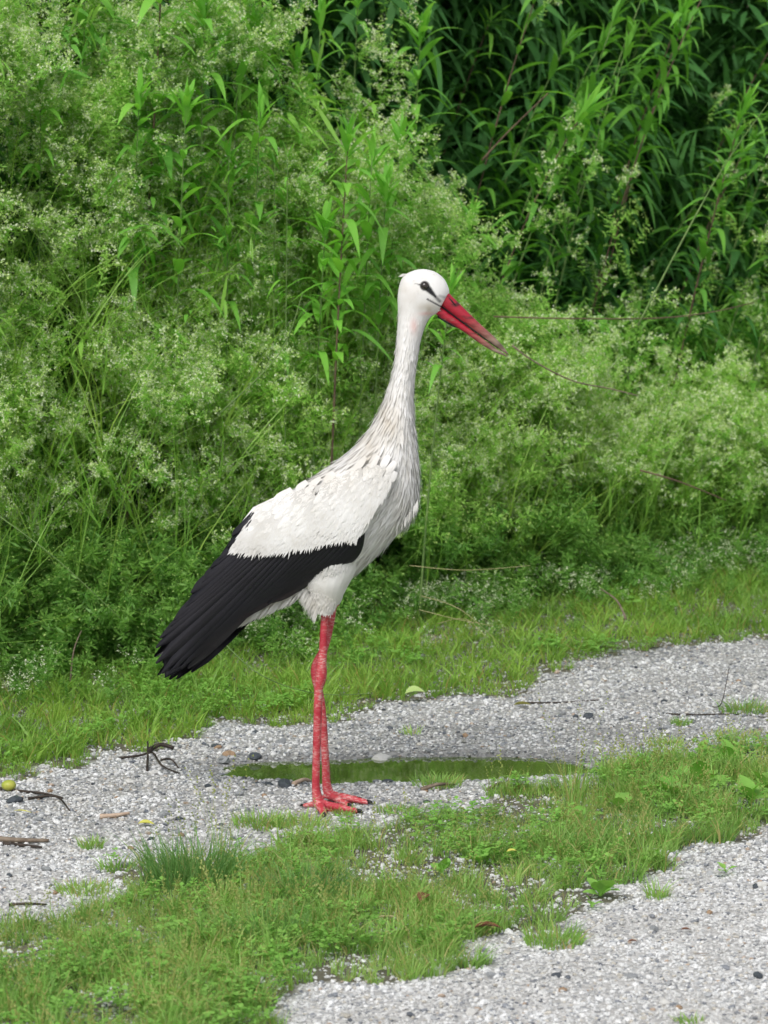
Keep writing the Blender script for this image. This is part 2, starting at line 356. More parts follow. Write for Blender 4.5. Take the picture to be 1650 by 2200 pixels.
# ------------------------------------------------------------------ grass
def blades(seed, nb, h0, h1, wd, spread, lean, dry=.06, heads=0, segs=3):
    r = random.Random(seed); v = []; f = []; tint = []; 
    for i in range(nb):
        a = r.uniform(0, 6.283); d = spread * math.sqrt(r.random()); bx, by = d * math.cos(a), d * math.sin(a)
        h = r.uniform(h0, h1); la = a + r.uniform(-1.2, 1.2); ln = r.uniform(.15, 1.) * lean; wa = r.uniform(0, 3.14); ww = wd * r.uniform(.6, 1.3)
        tn = r.uniform(.5, 1.) if r.random() < dry else r.uniform(0, .12)
        o = len(v); tot = segs
        for s in range(tot + 1):
            t = s / tot; off = ln * h * t ** 1.8; zz = h * t * (1 - .28 * ln * t)
            cx, cy = bx + off * math.cos(la), by + off * math.sin(la); hw = ww * (1 - t ** 1.6) * .5
            if s < tot: v += [(cx - hw * math.cos(wa), cy - hw * math.sin(wa), zz), (cx + hw * math.cos(wa), cy + hw * math.sin(wa), zz)]; tint += [tn, tn]
            else: v.append((cx, cy, zz)); tint.append(tn)
        for s in range(tot - 1): f.append((o + 2 * s, o + 2 * s + 1, o + 2 * s + 3, o + 2 * s + 2))
        f.append((o + 2 * tot - 2, o + 2 * tot - 1, o + 2 * tot))
    for i in range(heads):
        a = r.uniform(0, 6.283); h = r.uniform(h1, h1 * 1.5); lx, ly = r.uniform(-.4, .4) * h, r.uniform(-.4, .4) * h
        o = len(v); v += [(-.0004, 0, 0), (.0004, 0, 0), (lx, ly, h)]; tint += [.5] * 3; f.append((o, o + 1, o + 2))
        for k in range(7):
            p = Vector((lx, ly, h)) * (1 - .05 * k) + Vector((r.uniform(-1, 1), r.uniform(-1, 1), r.uniform(-1, 1))) * .0035
            o = len(v); q = .0022; v += [p + Vector((-q, 0, 0)), p + Vector((q * .4, q, q)), p + Vector((q, 0, -q)), p + Vector((0, -q, q))]; tint += [.55] * 4; f += [(o, o + 1, o + 2), (o, o + 2, o + 3)]
    m = mesh('grass blades', v, f); attr(m, 'tint', tint); return m
# verge grass
n = 29000
x = U(n, -1.9, 3.0); y = U(n, -.6, 4.2)
t_, s_ = ts(x, y)
k = mback(x, y) & (s_ < .5) & ((x < .118 * (y + 6.5) + .8) & (x > -.118 * (y + 6.5) - .5))
x, y, s_ = x[k], y[k], s_[k]; n = len(x)
sc_ = U(n, .7, 1.2) * (.55 + .75 * fbm(x, y, 4)); edge = ~inside(x + .03, y - .07, BACK); sc_[edge] *= .6
scatter('verge_grass', np.stack([x, y, gz(x, y) - .002], 1), np.stack([U(n, -.15, .15), U(n, -.15, .15), U(n, 0, 6.28)], 1), sc_, rng.integers(0, 5, n),
        [(blades(10 + i, (20, 16, 22, 12, 18)[i], .018, (.060, .075, .05, .085, .065)[i], (.0026, .0034, .0022, .0048, .0030)[i], .020, (1.5, 1.2, 1.6, 1.1, 1.8)[i], dry=.09), [M_grass]) for i in range(5)],
        'bright green short grass verge below the thicket', 'grass')
# grass strip between the wheel tracks
n = 68000
x = U(n, -1.6, 1.9); y = U(n, -2.2, 1.4)
k = mmed(x, y) & ((x < .118 * (y + 6.5) + .8) & (x > -.118 * (y + 6.5) - .5))
bare = fbm(x, y, 7.) + .5 * (noise(x, y, 22) - .5); b0 = np.array(G(690, 2075))[:2]; b1 = np.array(G(1150, 1975))[:2]
dens = 1 - .75 * np.exp(-((x - b0[0]) ** 2 / .03 + (y - b0[1]) ** 2 / .02)) - .6 * np.exp(-((x - b1[0]) ** 2 / .006 + (y - b1[1]) ** 2 / .02))
k &= (bare > .30) & (rng.random(n) < np.clip(dens * (2.4 * bare - .55), 0, 1) * .75)
x, y = x[k], y[k]; n = len(x)
sc_ = U(n, .5, 1.1) * (.25 + 1.3 * fbm(x + 3, y, 5)); 
scatter('track_grass', np.stack([x, y, gz(x, y) - .002], 1), np.stack([U(n, -.2, .2), U(n, -.2, .2), U(n, 0, 6.28)], 1), sc_, rng.integers(0, 6, n),
        [(blades(30 + i, 17, .025, .07, .0030, .017, 1.0, dry=.10, heads=(1 if i in (1, 3, 4) else 0)), [M_mgrass]) for i in range(6)],
        'mixed weedy grass strip between the gravel wheel tracks', 'grass')
# clover like small leaves in the strip
def clover(seed):
    r = random.Random(seed); v = []; f = []
    for i in range(7):
        c = Vector((r.uniform(-.02, .02), r.uniform(-.02, .02), r.uniform(.012, .035)))
        for j in range(3):
            a = r.uniform(0, 1) + j * 2.09; d = Vector((math.cos(a), math.sin(a), r.uniform(-.2, .4))); e = Vector((-math.sin(a), math.cos(a), 0)); o = len(v); L = r.uniform(.006, .010)
            v += [c, c + d * L * .6 + e * L * .42, c + d * L, c + d * L * .6 - e * L * .42]; f.append((o, o + 1, o + 2, o + 3))
    m = mesh('clover', v, f); attr(m, 'tint', [0] * len(v)); return m
n = 14000; x = U(n, -1.3, 1.5); y = U(n, -2.1, 3.); k = (mmed(x, y) | (mback(x, y) & (ts(x, y)[1] < .1) & (noise(x, y, 3) > .5))) & (noise(x, y, 5) > .45) & ((x < .118 * (y + 6.5) + .8) & (x > -.118 * (y + 6.5) - .5)); x, y = x[k], y[k]; n = len(x)
scatter('clover', np.stack([x, y, gz(x, y)], 1), np.stack([U(n, -.2, .2), U(n, -.2, .2), U(n, 0, 6.28)], 1), U(n, .7, 1.3), rng.integers(0, 3, n),
        [(clover(i), [M_broad]) for i in range(3)], 'small clover leaves low among the grass blades', 'ground cover')

# ------------------------------------------------------------------ bedstraw
def sprig(seed, L, flow, leafm=1.):
    r = random.Random(seed); v = []; f = []; mi = []
    def quad(c, d, e, m):
        o = len(v); v.extend([c - e * .3, c + d * .5 - e, c + d, c + d * .5 + e]); f.append((o, o + 1, o + 2, o + 3)); mi.append(m)
    def rv(): return Vector((r.gauss(0, 1), r.gauss(0, 1), r.gauss(0, 1))).normalized()
    def stemseg(a, b, w_):
        s = (b - a).cross(rv()).normalized() * w_; o = len(v); v.extend([a - s, a + s, b + s * .7, b - s * .7]); f.append((o, o + 1, o + 2, o + 3)); mi.append(0)
    bend = Vector((r.uniform(-.5, .5), r.uniform(-.5, .5), 0)); p = Vector((0, 0, 0)); nn = 9
    for i in range(nn):
        t = i / nn; q = p + (Vector((0, 0, 1)) + bend * (t * 1.2)).normalized() * (L / nn)
        stemseg(p, q, .0006); p = q
        for j in range(5):                                                    # whorl of narrow leaves
            a = r.uniform(0, 6.28); d = Vector((math.cos(a), math.sin(a), r.uniform(-.2, .6))) * r.uniform(.009, .017) * leafm
            quad(p, d, d.cross(rv()).normalized() * .0017 * leafm, 0)
        if t > .25:
            for b in range(2):
                a = r.uniform(0, 6.28); d = Vector((math.cos(a), math.sin(a), r.uniform(.2, 1.))).normalized(); bl = r.uniform(.015, .04) * (1.2 - .5 * t)
                e = p + d * bl; stemseg(p, e, .0004)
                for j in range(4): quad(p + d * bl * r.random(), rv() * r.uniform(.004, .008) * leafm, rv() * .001 * leafm, 0)
                for j in range(flow):
                    c = e + rv() * r.uniform(0, .010); s = r.uniform(.0015, .0027)
                    quad(c, rv() * s * 2, rv() * s, 1 if r.random() < .5 else 2)
    m = mesh('sprig', v, f, mi); attr(m, 'tint', [0] * len(v)); return m
def Hb(t):   # height of the bedstraw mass along the verge
    return np.interp(t, [-1.5, 0, .8, 1.2, 1.45, 1.62, 1.8, 2.1, 2.6, 3.4, 5], [1.75, 1.7, 1.66, 1.48, 1.16, .92, .74, .55, .42, .35, .32])
n = 33000
t = U(n, -1.1, 5.4); u = rng.random(n); ht = Hb(t) * (.80 + .40 * fbm(t * 1., t * .3, 4))
zz = ht * (1 - (1 - u) ** 1.15); pl_ = rng.random(n) < np.interp(t, [.8, 1.2, 1.7, 2.2, 3], [.08, .26, .22, .14, .09]); zz = np.where(pl_, ht * .75 + np.abs(rng.standard_normal(n)) * .30 * (noise(t, t * 0, 11) ** 1.5 * 2), zz)
lump = .16 * (fbm(t, zz, 2.6) - .5) + .26 * (noise(t * 1.6, zz * .7, 9) - .5) + .14 * (noise(t * 1.5, zz * .8, 20) - .5)
s = .06 + .30 * (zz / 1.3) ** 1.3 + lump + np.abs(rng.standard_normal(n)) * .13 - .07 * (zz < .25)
x, y = xy(t, s); g = gz(x, y)
zz = np.maximum(zz, 0)
k = ((x < .118 * (y + 6.5) + .8) & (x > -.118 * (y + 6.5) - .5)) & (zz + g < 1.95) & (rng.random(n) < np.interp(t, [0, 1.4, 2.2, 3.4, 4], [1, .90, .62, .52, .42]))
# openings that show the darker undergrowth
k &= ~((noise(t + 4, zz, 4.5) < np.interp(t, [0, 1, 2], [.30, .38, .44])) & (rng.random(n) < .85))
x, y, zz, t, s = x[k], y[k], zz[k], t[k], s[k]; n = len(x); zz = np.maximum(zz - .06, 0) + .03
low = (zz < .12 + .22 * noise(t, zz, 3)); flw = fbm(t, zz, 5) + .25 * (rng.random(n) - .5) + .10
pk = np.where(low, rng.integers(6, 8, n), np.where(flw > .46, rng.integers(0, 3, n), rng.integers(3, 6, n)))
tilt = np.stack([R(35) + U(n, -.7, .7), U(n, -.6, .7), U(n, -.9, .9)], 1)
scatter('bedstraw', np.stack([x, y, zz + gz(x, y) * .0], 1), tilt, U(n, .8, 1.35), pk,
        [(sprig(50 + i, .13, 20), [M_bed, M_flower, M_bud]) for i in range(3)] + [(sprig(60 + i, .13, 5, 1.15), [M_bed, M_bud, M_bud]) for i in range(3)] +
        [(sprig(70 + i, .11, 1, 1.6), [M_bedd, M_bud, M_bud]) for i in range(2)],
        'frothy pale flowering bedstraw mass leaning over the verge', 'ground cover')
# long loose grass stems drawn through the bedstraw, uncountable
def long_blades(seed):
    r = random.Random(seed); v = []; f = []
    for i in range(4):
        a = r.uniform(0, 6.28); L = r.uniform(.25, .5); ln = r.uniform(.3, 1.); o = len(v); d = Vector((math.cos(a), math.sin(a), 0)); e = Vector((-math.sin(a), math.cos(a), 0)) * r.uniform(.0012, .0026)
        for k_ in range(6):
            q = k_ / 5; c = d * ln * L * q ** 1.6 + Vector((0, 0, L * q * (1 - .35 * ln * q))); v += [c - e * (1 - q * .8), c + e * (1 - q * .8)]
        for k_ in range(5): f.append((o + 2 * k_, o + 2 * k_ + 1, o + 2 * k_ + 3, o + 2 * k_ + 2))
    m = mesh('long blades', v, f); attr(m, 'tint', [r.uniform(0, .1)] * len(v)); return m
n = 3200; t = U(n, -1., 5); s = U(n, -.06, .45); zz = rng.random(n) * Hb(t) * .55; x, y = xy(t, s + .28 * zz)
scatter('tall_grass', np.stack([x, y, zz + .02], 1), np.stack([U(n, -.3, .6), U(n, -.6, .6), U(n, 0, 6.28)], 1), U(n, .6, 1.2), rng.integers(0, 4, n),
        [(long_blades(i), [M_bed if i % 2 else M_grass]) for i in range(4)], 'long loose grass stems threading through the bedstraw', 'grass')

# ------------------------------------------------------------------ lance-leaved plants
def lance(droop, width, fold=.18, nseg=8, side=0.):
    v = []; f = []
    for i in range(nseg + 1):
        t = i / nseg; wd = width * (math.sin(math.pi * min(1, t ** .75)) ** .8 if 0 < t < 1 else .02) * .5
        xx = t * (1 - .35 * droop * t); z0 = .25 * t - droop * t * t * .9; yy = side * t * t
        v += [(xx, yy - wd, z0 + fold * wd), (xx, yy, z0), (xx, yy + wd, z0 + fold * wd)]
    for i in range(nseg):
        a = i * 3; f += [(a, a + 1, a + 4, a + 3), (a + 1, a + 2, a + 5, a + 4)]
    m = mesh('lance leaf', v, f); attr(m, 'tint', [0.] * len(v)); return m
LEAF = {}
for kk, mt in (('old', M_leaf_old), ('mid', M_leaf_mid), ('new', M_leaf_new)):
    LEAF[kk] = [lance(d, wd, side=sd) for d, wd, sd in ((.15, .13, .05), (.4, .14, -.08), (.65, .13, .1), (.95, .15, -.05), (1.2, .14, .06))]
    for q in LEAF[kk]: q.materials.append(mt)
def plant(base, tip, bend=(0, 0, 0), n=24, leaf=.12, name='lance_leaved_plant', label='', group=None, tone=('old', 'mid', 'new'), t0=.25, stem='g', r0=.0035, tuft=11, cat='tall weed', wide=1., seed=0):
    r = random.Random(seed * 13 + 5); base = Vector(base); tip = Vector(tip); root = empty(name, base); tag(root, label, cat, group)
    d = tip - base; mid = base + Vector((d.x * .35, d.y * .35, d.z * .55)) + Vector(bend)
    pt = lambda t: base * (1 - t) ** 2 + mid * 2 * t * (1 - t) + tip * t * t
    path = [pt(i / 12) - base for i in range(13)]
    v, f = tube(path, [r0 * (1 - .65 * i / 12) for i in range(13)], 6); link('stem', mesh('stem', v, f), root, [M_stem_g if stem == 'g' else M_stem_p])
    for i in range(n + tuft):
        top = i >= n
        t = t0 + (1 - t0) * (i / n) ** .95 if not top else 1 - .012 * (tuft - (i - n)) / 3
        p = pt(min(t, .999)) - base; tg = (pt(min(t + .02, 1)) - pt(t - .02)).normalized()
        az = i * 2.4 + r.uniform(-.5, .5)
        out = Vector((math.cos(az), math.sin(az), 0)); out = (out - tg * out.dot(tg)).normalized()
        el = R(r.uniform(15, 45)) if not top else R(r.uniform(38, 82))
        xd = (out * math.cos(el) + tg * math.sin(el)).normalized()
        yd = tg.cross(xd).normalized() if abs(tg.dot(xd)) < .98 else out.cross(xd).normalized(); zd = xd.cross(yd)
        if zd.z < 0: yd, zd = -yd, -zd
        L = leaf * r.uniform(.75, 1.15) * (1 - .35 * max(0, t - .5)) * (.72 if top else 1)
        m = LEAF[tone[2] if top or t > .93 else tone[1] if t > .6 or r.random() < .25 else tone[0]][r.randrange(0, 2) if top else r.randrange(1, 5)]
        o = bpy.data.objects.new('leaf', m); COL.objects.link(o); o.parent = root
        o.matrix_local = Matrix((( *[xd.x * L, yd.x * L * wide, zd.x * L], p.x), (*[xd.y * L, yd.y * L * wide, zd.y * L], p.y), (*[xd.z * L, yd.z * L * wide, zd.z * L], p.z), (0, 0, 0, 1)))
    return root
for q in [m for l in LEAF.values() for m in l]: q.polygons.foreach_set('use_smooth', [True] * len(q.polygons))
BR = ('mid', 'new', 'new'); MD = ('old', 'mid', 'new')
def pl(px, py, Yt, bx, Yb, **k):
    tip = P(px, py, Yt); b = P(bx, 1100, Yb); k['leaf'] *= 1.35; k['n'] = int(k['n'] * 1.7); return plant((b.x, b.y, gzs(b.x, b.y)), tip, **k)
pl(348, -60, 1.9, 250, 1.9, bend=(.04, 0, .0), n=24, leaf=.15, t0=.45, tone=('mid', 'mid', 'new'), r0=.0055, wide=1.3, stem='p', seed=1, label='tallest lance-leaved stem, brownish, crossing the pale bedstraw at upper left')
pl(182, -50, 2.0, 150, 2.0, bend=(.02, 0, 0), n=20, leaf=.16, t0=.5, tone=('mid', 'mid', 'new'), r0=.004, wide=1.5, seed=2, label='broad-leaved green stem second from the upper left corner')
pl(88, 150, 1.7, 80, 1.8, n=10, leaf=.10, t0=.78, tone=BR, seed=3, label='short bright star-tipped shoot nearest the left edge')
pl(438, 15, 2.0, 420, 2.0, n=20, leaf=.14, t0=.6, tone=BR, wide=1.1, seed=4, label='bright star-tipped shoot at the top, right of the tallest brownish stem')
pl(492, 330, 1.9, 480, 1.9, n=12, leaf=.11, t0=.62, tone=('mid', 'mid', 'mid'), tuft=5, seed=5, label='half buried green stem in the bedstraw below the top star shoot')
pl(748, 300, 1.9, 700, 1.9, bend=(.0, 0, 0), n=22, leaf=.12, t0=.5, tone=BR, stem='p', r0=.004, wide=1.25, seed=6, label='bright lance-leaved shoot with brown stem, left above the stork head')
pl(862, 290, 2.3, 800, 2.3, n=22, leaf=.11, t0=.6, tone=BR, seed=7, label='yellow-green star-tipped shoot directly above the stork head')
pl(905, 60, 2.9, 850, 3.0, n=22, leaf=.15, t0=.55, tone=BR, r0=.005, wide=1.3, seed=8, label='bright tall shoot with upright leaf tuft at top centre')
pl(970, 615, 2.0, 900, 2.0, n=10, leaf=.09, t0=.7, tone=BR, seed=9, label='low bright leaf star behind the beak base')
pl(1258, 235, 3.0, 900, 2.9, bend=(.05, 0, .22), n=24, leaf=.14, t0=.5, tone=('mid', 'mid', 'new'), stem='p', r0=.0045, seed=10, label='purple stem arching right to a bright drooping tuft before the dark thicket')
pl(1600, 225, 3.2, 1380, 3.3, bend=(.03, 0, .05), n=40, leaf=.12, t0=.4, tone=MD, stem='p', r0=.0045, tuft=12, seed=11, label='stem with bright yellow-green tuft near the right edge of the thicket')
pl(618, 335, 1.9, 610, 1.9, n=10, leaf=.06, t0=.5, tone=BR, tuft=2, r0=.0028, seed=12, label='thin pale green stem with tiny leaves, right one of the slender pair')
pl(590, 350, 1.95, 585, 1.95, n=8, leaf=.06, t0=.5, tone=BR, tuft=2, r0=.0028, seed=13, label='thin pale green stem with tiny leaves, left one of the slender pair')
LB = ['cut by the top left corner', 'cut by the top edge between the two tall left stems', 'right of the bright star-tipped top shoot', 'leaving the view at the top, right of the star-tipped shoot', 'at the border of pale bedstraw and dark thicket, top',
      'highest one on the bedstraw border beside the thicket', 'low, left of the tallest brownish stem middle', 'low, right of the tallest brownish stem middle', 'above the slender pair of pale stems', 'right of the brown-stemmed bright shoot',
      'close behind the bird head at left', 'left behind the bird neck', 'cut by the top edge left of the top centre shoot', 'small, right above the bird head']
for i_, (ax, ay, ay2) in enumerate([(30, 40, 2.1), (250, -90, 2.1), (545, 60, 2.2), (520, -80, 2.1), (640, 130, 2.3), (690, 20, 2.5), (300, 200, 1.75), (400, 220, 1.8), (560, 240, 1.95), (800, 330, 2.1), (830, 400, 2.1), (700, 480, 1.95), (770, -20, 3.0), (1010, 470, 2.6)]):
    pl(ax, ay, ay2, ax - 40, ay2, n=13, leaf=.115, t0=.62, tone=BR if i_ % 2 else ('mid', 'mid', 'new'), wide=1.25, seed=80 + i_, label='fresh lance-leaved plant ' + LB[i_], group='lance-leaved plants rising out of the bedstraw')
pl(1475, 5, 3.5, 1180, 3.5, bend=(.0, 0, .12), n=44, leaf=.14, t0=.3, tone=MD, stem='p', r0=.005, seed=14, label='long leaning stem hung with arching leaves in the middle of the dark thicket')
def ZL(tx, ty, i):
    a = 'purple-stemmed' if i % 4 == 0 else 'green-stemmed'; h = 'tallest' if ty < 0 else 'tall' if ty < 200 else 'shorter front'
    z = 'behind the top centre shoot' if tx < 950 else 'behind the arching purple stem' if tx < 1250 else 'around the long leaning stem' if tx < 1480 else 'at the thicket right end'
    return '%s %s lance-leaved plants %s' % (h, a, z) if 0 else '%s %s lance-leaved plant %s' % (h, a, z)
for i in range(44):                                                            # the thicket itself
    tx = 640 + (i * 0.618 % 1) * 1150 + (380 if i % 11 == 5 else 0); Yt = 3.1 + 1.5 * random.random(); ty = random.uniform(-150, 330) if i % 3 else random.uniform(150, 520)
    if tx < 1000: Yt += .5
    lean = random.uniform(240, 430)
    if ty > 200 and tx < 1080: tx += 320
    tp = P(tx, ty, Yt); b = P(tx - lean, 1100, Yt - random.uniform(0, .2))
    plant((b.x, b.y, gzs(b.x, b.y)), tp, bend=(-.02, 0, random.uniform(.0, .15)), n=46, leaf=random.uniform(.14, .19), t0=.12, tone=('old', 'mid', 'mid') if i % 4 else MD, tuft=7, stem='g' if i % 4 else 'p', r0=.004,
          seed=20 + i, label=ZL(tx, ty, i), group='crowded dark stems of the thicket')
# shade leaves behind everything, one mass
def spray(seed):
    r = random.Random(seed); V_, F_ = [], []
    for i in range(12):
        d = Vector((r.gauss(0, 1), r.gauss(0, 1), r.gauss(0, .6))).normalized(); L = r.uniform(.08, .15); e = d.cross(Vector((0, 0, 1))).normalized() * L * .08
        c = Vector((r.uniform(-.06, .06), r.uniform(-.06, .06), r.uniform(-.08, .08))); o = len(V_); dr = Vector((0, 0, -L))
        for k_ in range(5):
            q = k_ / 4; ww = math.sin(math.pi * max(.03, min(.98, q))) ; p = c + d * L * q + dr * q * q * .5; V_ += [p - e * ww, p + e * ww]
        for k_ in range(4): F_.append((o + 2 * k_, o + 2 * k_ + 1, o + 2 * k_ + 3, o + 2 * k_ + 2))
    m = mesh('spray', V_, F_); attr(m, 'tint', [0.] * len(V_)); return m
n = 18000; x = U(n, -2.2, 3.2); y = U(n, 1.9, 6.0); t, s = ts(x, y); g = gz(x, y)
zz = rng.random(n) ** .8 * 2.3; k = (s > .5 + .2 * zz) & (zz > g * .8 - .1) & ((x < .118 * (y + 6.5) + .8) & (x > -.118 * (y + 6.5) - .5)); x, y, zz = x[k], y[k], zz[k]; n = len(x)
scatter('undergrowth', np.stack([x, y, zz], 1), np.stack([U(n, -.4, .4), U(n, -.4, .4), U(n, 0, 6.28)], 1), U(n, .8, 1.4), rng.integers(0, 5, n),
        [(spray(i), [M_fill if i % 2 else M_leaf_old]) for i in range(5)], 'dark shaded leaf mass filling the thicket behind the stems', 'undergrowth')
# lance leaves threaded through the bedstraw, upper left
n = 520; t = U(n, -.6, 2.4); zz = U(n, .7, 1.6); k = (zz < Hb(t) * 1.12) & (rng.random(n) < np.clip((zz - .75) / .6, .07, 1)) & (noise(t, zz, 3.) > .38); t, zz = t[k], zz[k]; n = len(t)
s = .06 + .30 * (zz / 1.3) ** 1.3 - .06 + U(n, -.12, .12); x, y = xy(t, s)
scatter('lance_foliage', np.stack([x, y, zz], 1), np.stack([U(n, -.4, .4), U(n, -.4, .4), U(n, 0, 6.28)], 1), U(n, .4, .75), rng.integers(0, 4, n),
        [(spray(40 + i), [(M_leaf_mid, M_bed)[i % 2]]) for i in range(4)], 'loose lance leaves threaded through the upper bedstraw', 'undergrowth')
# thin flowering sprigs strayed into the verge
n = 2400; t = U(n, -.3, 3.6); s = .10 - np.abs(rng.standard_normal(n)) * .15; x, y = xy(t, s); k = (noise(x, y, 6) > .4) & mback(x, y); x, y = x[k], y[k]; n = len(x)
scatter('stray_bedstraw', np.stack([x, y, gz(x, y)], 1), np.stack([U(n, -.2, .9), U(n, -.7, .7), U(n, -.9, .9)], 1), U(n, .5, 1.1), rng.integers(0, 4, n),
        [(sprig(90 + i, .12, 6), [M_bedd, M_flower, M_flower]) for i in range(2)] + [(sprig(95 + i, .12, 1, 1.5), [M_bedd, M_bud, M_bud]) for i in range(2)], 'thin white-flowered sprigs strayed into the verge grass', 'ground cover')
# lower right: mixed leaves
n = 3400; t = U(n, 1.2, 5.4); zz = rng.random(n) * .75; s = .12 + .3 * zz + np.abs(rng.standard_normal(n)) * .15; x, y = xy(t, s)
scatter('mixed_foliage', np.stack([x, y, zz], 1), np.stack([U(n, -.4, .4), U(n, -.4, .4), U(n, 0, 6.28)], 1), U(n, .3, .7), rng.integers(0, 3, n),
        [(spray(20 + i), [M_leaf_mid if i % 2 else M_broad]) for i in range(3)], 'low mixed green leaves under the bedstraw at the thicket foot', 'undergrowth')

# ------------------------------------------------------------------ long single grass stems, dead stems, twigs
def wire(name, pts, r0, mat, label, cat, group=None, r1=None, n=6):
    p0 = Vector(pts[0]); K = spl([list(Vector(p) - p0) for p in pts], 5); r1 = r0 * .5 if r1 is None else r1
    v, f = tube(K, [r0 + (r1 - r0) * i / (len(K) - 1) for i in range(len(K))], n)
    o = link(name, mesh(name, v, f), None, [mat]); o.location = p0; return tag(o, label, cat, group)
wire('dead_stem', [P(1060, 680, 2.3), P(1200, 684, 2.3), P(1400, 684, 2.4), P(1520, 672, 2.4), P(1620, 650, 2.4)], .0024, M_stem_p, 'long thin brown dead stem reaching right across the thicket foot', 'dead stem')
wire('dead_stem', [P(1100, 742, 1.9), P(1150, 778, 1.9), P(1230, 818, 1.95), P(1310, 835, 2.), P(1370, 850, 2.)], .0026, M_dead, 'curved bare brown stem starting right of the beak tip', 'dead stem')
wire('dead_stem', [P(1375, 1010, 2.3), P(1460, 1035, 2.3), P(1560, 1075, 2.35)], .003, M_stem_p, 'short brown stem hanging in the weeds at middle right', 'dead stem')
wire('dead_stem', [P(1035, 345, 2.8), P(1090, 285, 2.8), P(1178, 200, 2.8)], .0034, M_stem_p, 'straight purple bare stalk above the beak', 'dead stem')
wire('dead_stem', [P(1345, 1330, 1.6), P(1325, 1290, 1.65), P(1290, 1265, 1.7)], .003, M_dead, 'pale bent dead stalk at the foot of the right weeds', 'dead stem')
wire('dead_stem', [P(150, 1480, 1.15), P(158, 1400, 1.15), P(175, 1355, 1.2)], .0022, M_dead, 'thin upright brown stalk at lower left of the bedstraw', 'dead stem')
wire('green_stalk', [P(1370, 700, 2.1), P(1480, 490, 2.15), P(1560, 350, 2.2), P(1655, 215, 2.2)], .003, M_stem_g, 'long straight green grass stem slanting up to the right edge', 'grass stem', r1=.001)
wire('green_stalk', [P(640, 1060, 1.25), P(560, 1120, 1.2), P(480, 1160, 1.2)], .0016, M_stem_g, 'thin green stem behind the stork wing hump', 'grass stem')
wire('green_stalk', [P(470, 890, 1.3), P(600, 760, 1.35), P(650, 630, 1.4)], .0018, M_stem_g, 'dark slender stem rising left of the stork neck', 'grass stem')
wire('green_stalk', [P(0, 1110, 1.05), P(120, 1200, 1.0), P(260, 1330, 1.0)], .0016, M_stem_g, 'thin stem slanting down from the left edge', 'grass stem')
wire('green_stalk', [P(470, 1370, .95), P(560, 1450, .9), P(680, 1490, .95), P(800, 1490, 1.)], .0016, M_stem_g, 'long thin stem bent over the verge behind the stork legs', 'grass stem')
for i, (a, b, c, lb) in enumerate([((905,1280),(990,1310),(1070,1380),'upper straw blade of the bent dry bundle'), ((900,1310),(980,1330),(1060,1345),'middle straw blade of the bent dry bundle'), ((940,1340),(1000,1330),(1045,1370),'lowest straw blade of the bent dry bundle'), ((880,1215),(1000,1225),(1140,1215),'flat straw-green blade above the dry bundle')]):
    wire('dry_blade', [P(*a, 1.45), P(*b, 1.35), P(*c, 1.3)], .0011, M_straw, lb + ' at the verge', 'dry grass', 'dry bent grass blades at the foot of the weeds')
def gw(name, pts, r0, mat, label, cat, group=None, lift=1., r1=None):
    return wire(name, [Vector((*tuple(G(a, b))[:2], gzs(*tuple(G(a, b))[:2]) + r0 * lift + (c[0] if c else 0))) for a, b, *c in pts], r0, mat, label, cat, group, r1)
root = empty('twig', (*tuple(G(330, 1648))[:2], 0)); tag(root, 'black forked twig lying where verge meets gravel at left', 'twig')
for nm, pts, r0 in (('stick', [(320,1617),(345,1612,.006),(372,1614)], .0065), ('stick', [(255,1632),(300,1630,.004),(328,1628,.008),(348,1652,.004),(385,1664)], .003), ('stick', [(316,1660),(318,1635,.02),(317,1625,.03)], .003), ('stick', [(346,1642,.006),(368,1645,.01),(384,1652)], .0028)):
    ps = [Vector((*tuple(G(a, b))[:2], gzs(*tuple(G(a, b))[:2]) + r0 + (c[0] if c else 0))) - root.location for a, b, *c in pts]
    K = spl([list(p) for p in ps], 5); v, f = tube(K, [r0 * random.uniform(.75, 1.1) * (1 - .4 * i / len(K)) for i in range(len(K))], 7); link(nm, mesh(nm, v, f), root, [M_twig])
gw('twig', [(0,1700),(50,1706),(100,1712),(135,1720)], .0035, M_twig, 'thin dark twig at the left edge below the fallen fruit', 'twig')
gw('twig', [(60,1722),(120,1722,.006),(150,1745)], .003, M_twig, 'short forked dark twig right of the fallen fruit', 'twig')
gw('twig', [(-10,1808),(40,1812),(105,1812)], .0065, M_dead, 'thick brown stick cut by the left edge on the gravel', 'stick')
gw('twig', [(-10,1818),(50,1820),(90,1822)], .004, M_twig, 'dark stick right under the brown stick at left', 'stick')
gw('twig', [(20,1948),(60,1950,.004),(100,1946)], .003, M_twig, 'small dark twig on gravel at far left above the grass strip', 'twig')
gw('twig', [(495,1845),(540,1842),(575,1846)], .0025, M_twig, 'short dark twig left of the small orange-green tuft', 'twig')
gw('twig', [(1430,1537),(1500,1540,.003),(1570,1538),(1655,1546)], .0022, M_twig, 'long dark twig across the far gravel at right', 'twig')
gw('twig', [(1530,1520),(1550,1540,.03),(1565,1520,.09)], .0015, M_twig, 'upright fine dark twig by the right tuft', 'twig')
gw('twig', [(1130,1513),(1200,1512),(1290,1506)], .0025, M_twig, 'faint dark twig on the far gravel behind the puddle', 'twig')
gw('twig', [(905,1705),(940,1702,.008),(975,1694)], .005, M_dead, 'grey bark twig right of the stork toes', 'twig')
gw('twig', [(1045,1705),(1065,1700,.008),(1085,1688)], .004, M_dead, 'small grey twig beside the yellow-tipped tuft', 'twig')
gw('twig', [(630,1690),(655,1680,.003),(672,1672)], .005, M_tan, 'pale tan stick tip poking out behind the near leg', 'stick')
